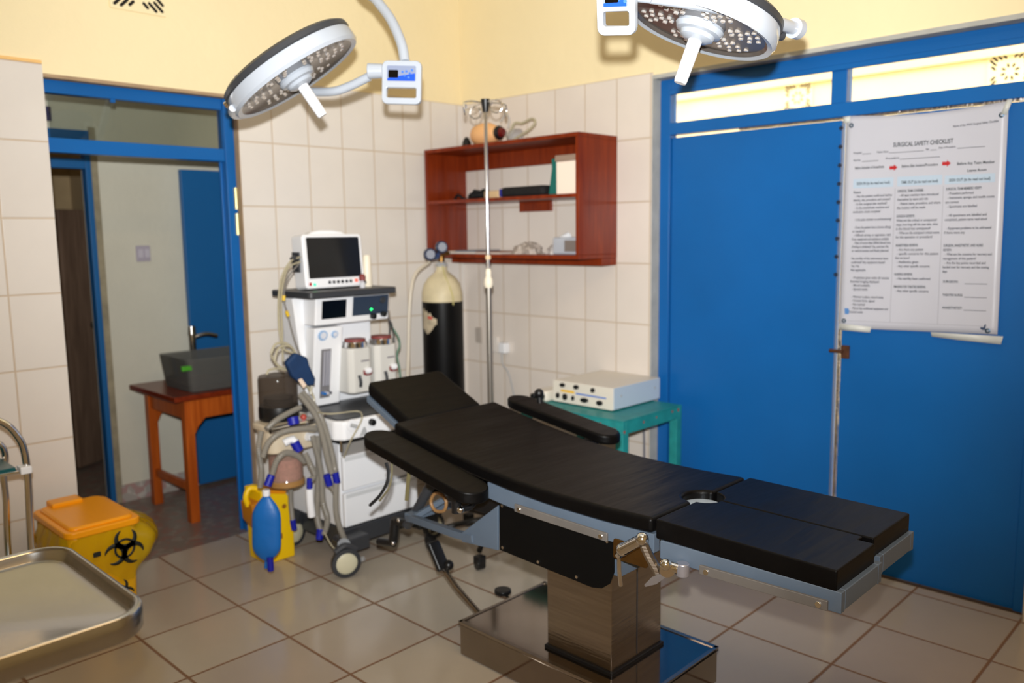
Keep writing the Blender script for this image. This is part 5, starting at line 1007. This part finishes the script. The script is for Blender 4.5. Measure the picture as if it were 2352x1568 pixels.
# ================================================================ BIOHAZARD BIN
BN = thing('waste_bin', (-2.31, -0.33, 0), 'yellow pedal bin with biohazard sign and amber lid beside the corridor doorway', 'bin')
bx0, bx1, by0, by1 = -2.43, -2.185, -0.50, -0.13
def taper(x0, x1, y0, y1, z0, z1, k, r_=0.03):
    a = rrect(x0+k, x1-k, y0+k, y1-k, r_); b = rrect(x0, x1, y0, y1, r_); n = len(a)
    return MB().add([(p[0], p[1], z0) for p in a]+[(p[0], p[1], z1) for p in b], [tuple(range(n))[::-1], tuple(range(n, 2*n))]+[(i, (i+1) % n, n+(i+1) % n, n+i) for i in range(n)])
taper(bx0, bx1, by0, by1, 0.0, 0.36, 0.012).build('body', yel, BN, bevel=0.004)
lid = taper(bx0-0.012, bx1+0.014, by0-0.014, by1+0.012, 0.362, 0.388, -0.0, 0.035); lid.build('lid', yel_l, BN, bevel=0.006, seg=3)
taper(bx0+0.012, bx1-0.01, by0+0.01, by1-0.01, 0.386, 0.40, -0.006, 0.03).build('lid_panel', yel_l, BN, bevel=0.008, seg=3)
MB().box(-2.385, -2.27, by1-0.06, by1+0.02, 0.38, 0.415).build('hinge_cover', yel_l, BN, bevel=0.008, seg=3)
# liner bag pulled over the rim, bulging at the door side
rr = random.Random(11); n = 64; rings = 12; vs = []; fs = []
for i in range(rings+1):
    t_ = i/rings; z = 0.362-0.185*t_
    for k in range(n):
        a = 2*pi*k/n; ca, sa = cos(a), sin(a)
        hx, hy = (bx1-bx0)/2+0.004, (by1-by0)/2+0.004; p_ = 5.0
        q = (abs(ca)**p_+abs(sa)**p_)**(-1/p_)
        bul = 0.010+0.012*sin(pi*t_)
        if ca > 0.25: bul += 0.14*(ca-0.25)*sin(pi*min(1, t_*1.15))**0.8
        wr = 0.004*sin(17*a+5*t_)+0.003*sin(29*a-9*t_)+rr.uniform(-0.0022, 0.0022)
        vs.append(((bx0+bx1)/2+ca*(hx*q+bul+wr), (by0+by1)/2+sa*(hy*q+bul*(0.35 if sa < 0 else 1)+wr), z+0.02*sin(3*a+1)*t_+0.012*sin(7*a)*t_))
for i in range(rings):
    for k in range(n): fs.append((i*n+k, i*n+(k+1) % n, (i+1)*n+(k+1) % n, (i+1)*n+k))
MB().add(vs, fs).build('liner_bag', yel_bag, BN, angle=60)
# printed biohazard sign
def biohazard(T, s_):
    mb = MB()
    def ringseg(cx, cy, r0, r1, a0, a1, n=26, tap=False):
        vs = []; 
        for i in range(n+1):
            u = i/n; a = radians(a0+(a1-a0)*u); w_ = (sin(pi*u)**0.55 if tap else 1); rm = (r0+r1)/2; hw = (r1-r0)/2*w_
            vs += [(cx+(rm-hw)*cos(a), cy+(rm-hw)*sin(a), 0), (cx+(rm+hw)*cos(a), cy+(rm+hw)*sin(a), 0)]
        mb.add([(x*s_, y*s_, 0) for x, y, _ in vs], [(2*i, 2*i+1, 2*i+3, 2*i+2) for i in range(n)], T)
    for k in range(3):
        a = 90+120*k; cx, cy = 0.56*cos(radians(a)), 0.56*sin(radians(a))
        ringseg(cx, cy, 0.34, 0.62, a+32, a+328, tap=True)
    ringseg(0, 0, 0.42, 0.54, 0, 360, 36)
    for k in range(3):
        a = radians(30+120*k)
    return mb
sg = biohazard(on_y(by0-0.032) @ TM((-2.250, 0.288, 0), Matrix.Rotation(radians(-8), 4, 'Z')), 0.072)
sg.build('biohazard_sign', ink, BN, solid=0.0008)
MB().prism(rrect(-2.362, -2.335, 0.283, 0.302, 0.004), 0, 0.0008, on_y(by0-0.03)).build('warning_mark', ink, BN)
biohazard(on_y(by0-0.028) @ TM((-2.275, 0.12, 0)), 0.05).build('biohazard_sign', ink, BN, solid=0.0008)
MB().box(-2.36, -2.28, by0-0.05, by0+0.01, 0.012, 0.03).build('pedal', yel_l, BN, bevel=0.004)

# ================================================================ INSTRUMENT TRAY IN FRONT
TR = thing('instrument_tray_stand', (-3.12, -2.14, 0), 'round cornered stainless steel tray on a stand, close before the yellow bin', 'tray stand')
t0x, t1x, t0y, t1y, tz_ = -3.40, -2.868, -2.36, -1.925, 0.85
rings = []
for (d, z) in ((0.012, tz_-0.045), (0.003, tz_-0.043), (0.0, tz_-0.038), (0.0, tz_-0.004), (0.002, tz_-0.001), (0.005, tz_), (0.009, tz_-0.001), (0.012, tz_-0.006), (0.017, tz_-0.02), (0.019, tz_-0.022), (0.022, tz_-0.019), (0.026, tz_-0.021)):
    rings.append([(p[0], p[1], z) for p in rrect(t0x+d, t1x-d, t0y+d, t1y-d, 0.065-d*0.6, 9)])
n = len(rings[0]); vs = sum(rings, []); fs = [tuple(range(n))[::-1], tuple(range((len(rings)-1)*n, len(rings)*n))]
for k in range(len(rings)-1): fs += [(k*n+i, k*n+(i+1) % n, (k+1)*n+(i+1) % n, (k+1)*n+i) for i in range(n)]
MB().add(vs, fs).build('tray', steel_t, TR, angle=50)
MB().tube([(-3.43, -2.0, 0.03), (-3.43, -2.0, 0.83)], 0.014, n=14).tube([(-3.43, -2.0, 0.80), (-3.40, -2.05, 0.79), (-3.10, -2.14, 0.79)], 0.012, n=12).build('column', chrome, TR)
MB().box(-3.30, -2.98, -2.16, -2.12, 0.785, 0.798).box(-3.16, -3.12, -2.30, -1.98, 0.785, 0.798).build('tray_support', steel, TR)
MB().box(-3.46, -3.42, -2.35, -1.75, 0.02, 0.05).box(-3.46, -3.30, -2.02, -1.98, 0.02, 0.05).build('foot', steel, TR, bevel=0.004)
# ================================================================ CHROME TROLLEY
TL = thing('instrument_trolley', (-2.75, -0.45, 0), 'chrome tube trolley with teal glass shelves at the tiled wall behind the bin', 'trolley')
yA, yB = -0.52, -0.30
MB().tube([(-2.557,-0.520,0.369), (-2.553,-0.520,0.497), (-2.548,-0.520,0.636), (-2.552,-0.520,0.729), (-2.568,-0.520,0.778), (-2.597,-0.520,0.822), (-2.652,-0.520,0.861)], 0.0115, n=14).build('frame_tube', chrome, TL)
ax_ = (-2.557,-0.520,0.369)
MB().tube([(ax_[0]+0.002, -0.52, ax_[2]+0.01), (ax_[0]+0.004, -0.52, 0.09)], 0.0115, n=14).build('leg', chrome, TL)
cx_ = (-2.575,-0.300,0.328)
MB().tube([(cx_[0], -0.30, 0.09), (-2.575,-0.300,0.328), (-2.567,-0.300,0.499), (-2.567,-0.300,0.597), (-2.556,-0.300,0.668), (-2.569,-0.300,0.711), (-2.608,-0.300,0.731)], 0.011, n=14).build('leg', chrome, TL)
each('leg', [MB().cyl((-3.15, y, 0.09), (-3.15, y, 0.80), 0.011, n=14) for y in (-0.52, -0.30)], chrome, TL)
for z, k in ((0.668, 0), (0.26, 1)):
    sh_ = MB().box(-3.16, -2.585, -0.535, -0.285, z-0.012, z+0.006).build('shelf', teal_s, TL, bevel=0.003)
    MB().tube([(-3.16, -0.537, z-0.012), (-2.58, -0.537, z-0.012), (-2.578, -0.285, z-0.012)], 0.006, n=8, smooth=False).build('shelf_rail', chrome, sh_)
q = (-2.553,-0.530,0.658); MB().box(q[0]-0.022, q[0]+0.014, -0.55, -0.50, q[2]-0.012, q[2]+0.014).build('corner_clip', white_p, TL, bevel=0.004)
MB().cyl((-2.70, -0.42, 0.674), (-2.70, -0.42, 0.676), 0.01).build('shelf_pin', chrome, TL) if False else None
KD = thing('reflection_bowl', (-2.70, -0.42, 0.674), 'invented teal bowl standing in for a dark reflection on the upper trolley shelf', 'bowl')  # bowl is made up, in place of a dark teal reflection in the shelf glass
MB().lathe([(0, 0.6745), (0.05, 0.6745), (0.085, 0.70), (0.10, 0.735), (0.096, 0.735), (0.08, 0.703), (0.045, 0.68), (0, 0.68)], TM((-2.70, -0.42, 0)), 30).build('bowl', teal_s, KD)
for x, y in ((ax_[0]+0.004, -0.52), (cx_[0], -0.30), (-3.15, -0.52), (-3.15, -0.30)): castor(TL, x, y, 0.042, grey_l, black_p)

# ================================================================ CHECKLIST BANNER
PO = thing('checklist_banner', (0.06, -2.55, 1.46), 'white surgical safety checklist banner taped over the blue door leaf', 'poster')
PX = 0.070
P_tl, P_tr, P_br, P_bl = (0.070,-2.237,1.896), (0.070,-2.822,1.887), (0.070,-2.832,1.044), (0.070,-2.239,1.029)
def bil(u, v, h=0.0):
    """u across 0..1, v down 0..1 on the slightly skewed banner"""
    a = Vector(P_tl).lerp(Vector(P_tr), u); b = Vector(P_bl).lerp(Vector(P_br), u); p = a.lerp(b, v)
    wv = 0.0025*sin(u*7+v*3)*(1-abs(2*u-1))+0.002*sin(v*9+u*2)*(0.4+0.6*u)
    if v < 0.2: p.z -= 0.018*sin(pi*u)*(0.2-v)/0.2
    return Vector((PX-0.003-abs(wv)-h, p.y, p.z))
nu, nv = 24, 32; vs = [bil(i/nu, j/nv) for j in range(nv+1) for i in range(nu+1)]
fs = [(j*(nu+1)+i, j*(nu+1)+i+1, (j+1)*(nu+1)+i+1, (j+1)*(nu+1)+i) for j in range(nv) for i in range(nu)]
MB().add(vs, fs).build('sheet', paper, PO, solid=0.0008)
def quad(u0, u1, v0, v1, name, m, h=0.0012, parent=None, build=True, mb=None, n=6):
    mb = mb or MB(); vs = [bil(u0+(u1-u0)*i/n, v, h) for v in (v0, v1) for i in range(n+1)]
    mb.add(vs, [(i, i+1, n+2+i, n+1+i) for i in range(n)])
    return mb.build(name, m, parent or PO) if build else mb
def text(mb, s_, u, v, hgt, width=None, align='l', h=0.0016):
    """lettering laid on the banner; u,v = baseline start, hgt in v units"""
    cu = bpy.data.curves.new('t', 'FONT'); cu.body = s_; cu.size = 1.0; cu.resolution_u = 2; cu.offset = 0.018
    o = bpy.data.objects.new('t', cu); COL.objects.link(o); dg = bpy.context.evaluated_depsgraph_get(); me = bpy.data.meshes.new_from_object(o.evaluated_get(dg))
    bpy.data.objects.remove(o); bpy.data.curves.remove(cu)
    xs = [q.co.x for q in me.vertices]
    if not xs: return
    w0 = max(xs)-min(xs); sx = (width/w0) if width else hgt*0.62*1.45
    ww = w0*sx; off = u-(ww/2 if align == 'c' else ww if align == 'r' else 0)
    mb.add([bil(off+(q.co.x-min(xs))*sx, v-q.co.y*hgt, h) for q in me.vertices], [tuple(p.vertices) for p in me.polygons])
    bpy.data.meshes.remove(me)
K = MB(); G = MB(); LN = MB(); TT_ = MB()
text(TT_, 'SURGICAL SAFETY CHECKLIST', 0.51, 0.155, 0.030, 0.37, 'c')
text(G, 'Name of the WHO Surgical Safety Checklist', 0.69, 0.082, 0.014, 0.26)
for s_, u, v, w_ in (('Hospital', 0.06, 0.178, 0.055), ('Patient Name', 0.22, 0.180, 0.075), ('Age', 0.53, 0.180, 0.022), ('Date of Procedure', 0.61, 0.178, 0.10), ('Ward No', 0.06, 0.213, 0.05), ('Procedure', 0.28, 0.213, 0.085)): text(G, s_, u, v, 0.013, w_)
for u0, u1, v in ((0.12, 0.18, 0.180), (0.30, 0.52, 0.182), (0.56, 0.60, 0.182), (0.72, 0.88, 0.182), (0.12, 0.23, 0.215), (0.37, 0.62, 0.215)): quad(u0, u1, v, v+0.0022, '', ink_g, 0.0014, build=False, mb=G)
text(K, 'Before Induction of Anaesthesia', 0.075, 0.250, 0.017, 0.195); text(K, 'Before Skin Incision/Procedure', 0.385, 0.254, 0.017, 0.225)
text(K, 'Before Any Team Member', 0.725, 0.257, 0.017, 0.215); text(K, 'Leaves Room', 0.785, 0.288, 0.016, 0.11)
arr = [(0, 0.25), (0.55, 0.25), (0.55, 0.0), (1, 0.5), (0.55, 1.0), (0.55, 0.75), (0, 0.75)]
for u0, v0 in ((0.305, 0.237), (0.635, 0.232)):
    MB().add([bil(u0+x*0.052, v0+y*0.030, 0.0016) for x, y in arr], [(0, 1, 5, 6), (2, 3, 4)]).build('red_arrow', red, PO)
for u0, u1, s_ in ((0.065, 0.335, 'SIGN IN (to be read out loud)'), (0.36, 0.64, 'TIME OUT (to be read out loud)'), (0.655, 0.945, 'SIGN OUT (to be read out loud)')):
    b_ = quad(u0, u1, 0.295 if u0 < 0.5 else 0.300, 0.338, 'column_heading', band)
    text(K, s_, (u0+u1)/2, 0.323+0.004*(u0 > 0.3), 0.018, (u1-u0)*0.82, 'c')
c1_ = ['~Patient', '- Has the patient confirmed his/her', 'identity, site, procedure, and consent?', '- Is the surgical site marked?', '- Is the anaesthesia machine and', 'medication check complete?', '', '- Is the pulse oximeter on and functioning?', '', '- Does the patient have a known allergy', 'or reaction?', '- Difficult airway or aspiration risk?', 'If yes, equipment and assistance available', '- Risk of more than 500ml blood loss', '(7ml/kg in children)? Yes, and two IVs', 'or central access and fluids planned', '', 'Has sterility of the instruments been', 'confirmed? Any equipment issues?', 'Yes / No', 'Not applicable', '', '- Prophylaxis given within 60 minutes', 'Essential imaging displayed', '- Blood available', '- Special needs', '', '- Warmer in place, record temp', '- Consent form, signed', '- Site marked', '- Nurse has confirmed equipment and', 'checked swabs']
c2_ = ['~SURGICAL TEAM CONFIRMS:', '- All team members have introduced', 'themselves by name and role', '- Patient name, procedure, and where', 'the incision will be made', '', '~SURGEON REVIEWS:', 'What are the critical or unexpected', 'steps, how long will the case take, what', 'is the blood loss anticipated?', '- What are the anticipated critical events', 'for this operation or procedure?', '', '~ANAESTHESIA REVIEWS:', '- Are there any patient', '- specific concerns for this patient', 'that we know?', '- Antibiotics given', '- Any other specific concerns', '', '~NURSING REVIEWS:', '- Has sterility been confirmed', '', '~IMAGING FOR THEATRE REVIEWS:', '- Any other specific concerns']
c3_ = ['~SURGICAL TEAM MEMBERS VERIFY:', '- Procedure performed', '- Instrument, sponge, and needle counts', 'are correct', '- Specimens are labelled', '', '- All specimens are labelled and', 'completed, patient name read aloud', '', '- Equipment problems to be addressed', 'if there were any', '', '', '~SURGEON, ANAESTHETIST, AND NURSE', 'REVIEW:', '- What are the concerns for recovery and', 'management of this patient?', '- Are the key points recorded and', 'handed over for recovery and the coming', 'days']
for u0, lines, dv, wm in ((0.07, c1_, 0.0182, 0.25), (0.365, c2_, 0.0190, 0.26), (0.665, c3_, 0.0192, 0.27)):
    v = 0.362
    for ln in lines:
        if ln:
            bold = ln[0] == '~'; ln = ln.lstrip('~'); text(K if bold else G, ln, u0+(0.012 if ln[0] == '-' else 0), v+(0.003 if u0 > 0.3 else 0), 0.0165 if bold else 0.0155, min(wm, len(ln)*0.0072))
        v += dv
for s_, v in (('SURGEON:', 0.775), ('THEATRE NURSE:', 0.835), ('ANAESTHETIST:', 0.893)):
    text(K, s_, 0.672, v, 0.015, 0.09 if len(s_) < 10 else 0.12); quad(0.80, 0.93, v+0.003, v+0.005, '', ink_g, 0.0014, build=False, mb=G)
for u in (0.347, 0.648):
    for q in range(24): quad(u, u+0.0025, 0.345+q*0.62/24, 0.345+(q+1)*0.62/24, '', ink_g, 0.0013, build=False, mb=LN, n=1)
for q in range(30): quad(0.06+q*0.88/30, 0.06+(q+1)*0.88/30, 0.964+0.0, 0.9655, '', ink_g, 0.0013, build=False, mb=LN, n=1)
LN.build('column_lines', mat('pale_grey_print', rgb(150, 150, 158), 0.7), PO); TT_.build('title_print', ink, PO)
G.build('fine_print', ink_g, PO); K.build('bold_print', ink, PO)
lm = MB().add([bil(0.035+x*0.035, 0.905+y*0.028, 0.0014) for x, y in ((0, 0), (0.8, 0.0), (1, 0.4), (0.9, 1), (0.1, 1))], [(0, 1, 2, 3, 4)]); lm.build('corner_emblem', mat('blue_emblem_print', rgb(80, 130, 190), 0.5), PO)
lm = MB().add([bil(0.90+x*0.04, 0.955+y*0.03, 0.0014) for x, y in ((0, 0.5), (0.5, 0.5), (0.7, 0), (0.85, 0.1), (0.75, 0.7), (1, 0.8), (0.5, 0.95), (0.1, 0.8))], [tuple(range(8))]); lm.build('pen_mark', mat('dark_blue_pen', rgb(40, 60, 90), 0.6), PO)
each('eyelet', [MB().lathe([(0.004, 0), (0.009, 0), (0.0095, 0.002), (0.004, 0.003)], TM(bil(u, v, 0.001), frame_from((-1, 0, 0))), 18) for u, v in ((0.038, 0.045), (0.965, 0.055), (0.035, 0.965), (0.945, 0.985))], mat('blue_grey_eyelet', rgb(70, 92, 110), 0.3, 0.6), PO)
def tape_strip(pts, nm='tape_strip'):
    n = len(pts)//2; vs = [(PX-0.008 if i else PX-0.008, p[1], p[2]) for i, p in enumerate(pts)]
    return MB().add(vs, [tuple(range(len(pts)))]).build(nm, tape, PO, solid=0.0006)
tape_strip([(0.070,-2.799,1.843), (0.070,-2.819,1.838), (0.070,-2.835,1.891), (0.070,-2.818,1.896)])
tape_strip([(0.070,-2.238,1.047), (0.070,-2.374,1.042), (0.070,-2.369,1.018), (0.070,-2.240,1.020)])
tape_strip([(0.070,-2.602,1.037), (0.070,-2.852,1.039), (0.070,-2.846,1.009), (0.070,-2.697,1.014), (0.070,-2.606,1.020)])
tape_strip([(0.070,-2.224,1.894), (0.070,-2.256,1.894), (0.070,-2.254,1.867), (0.070,-2.229,1.866)])
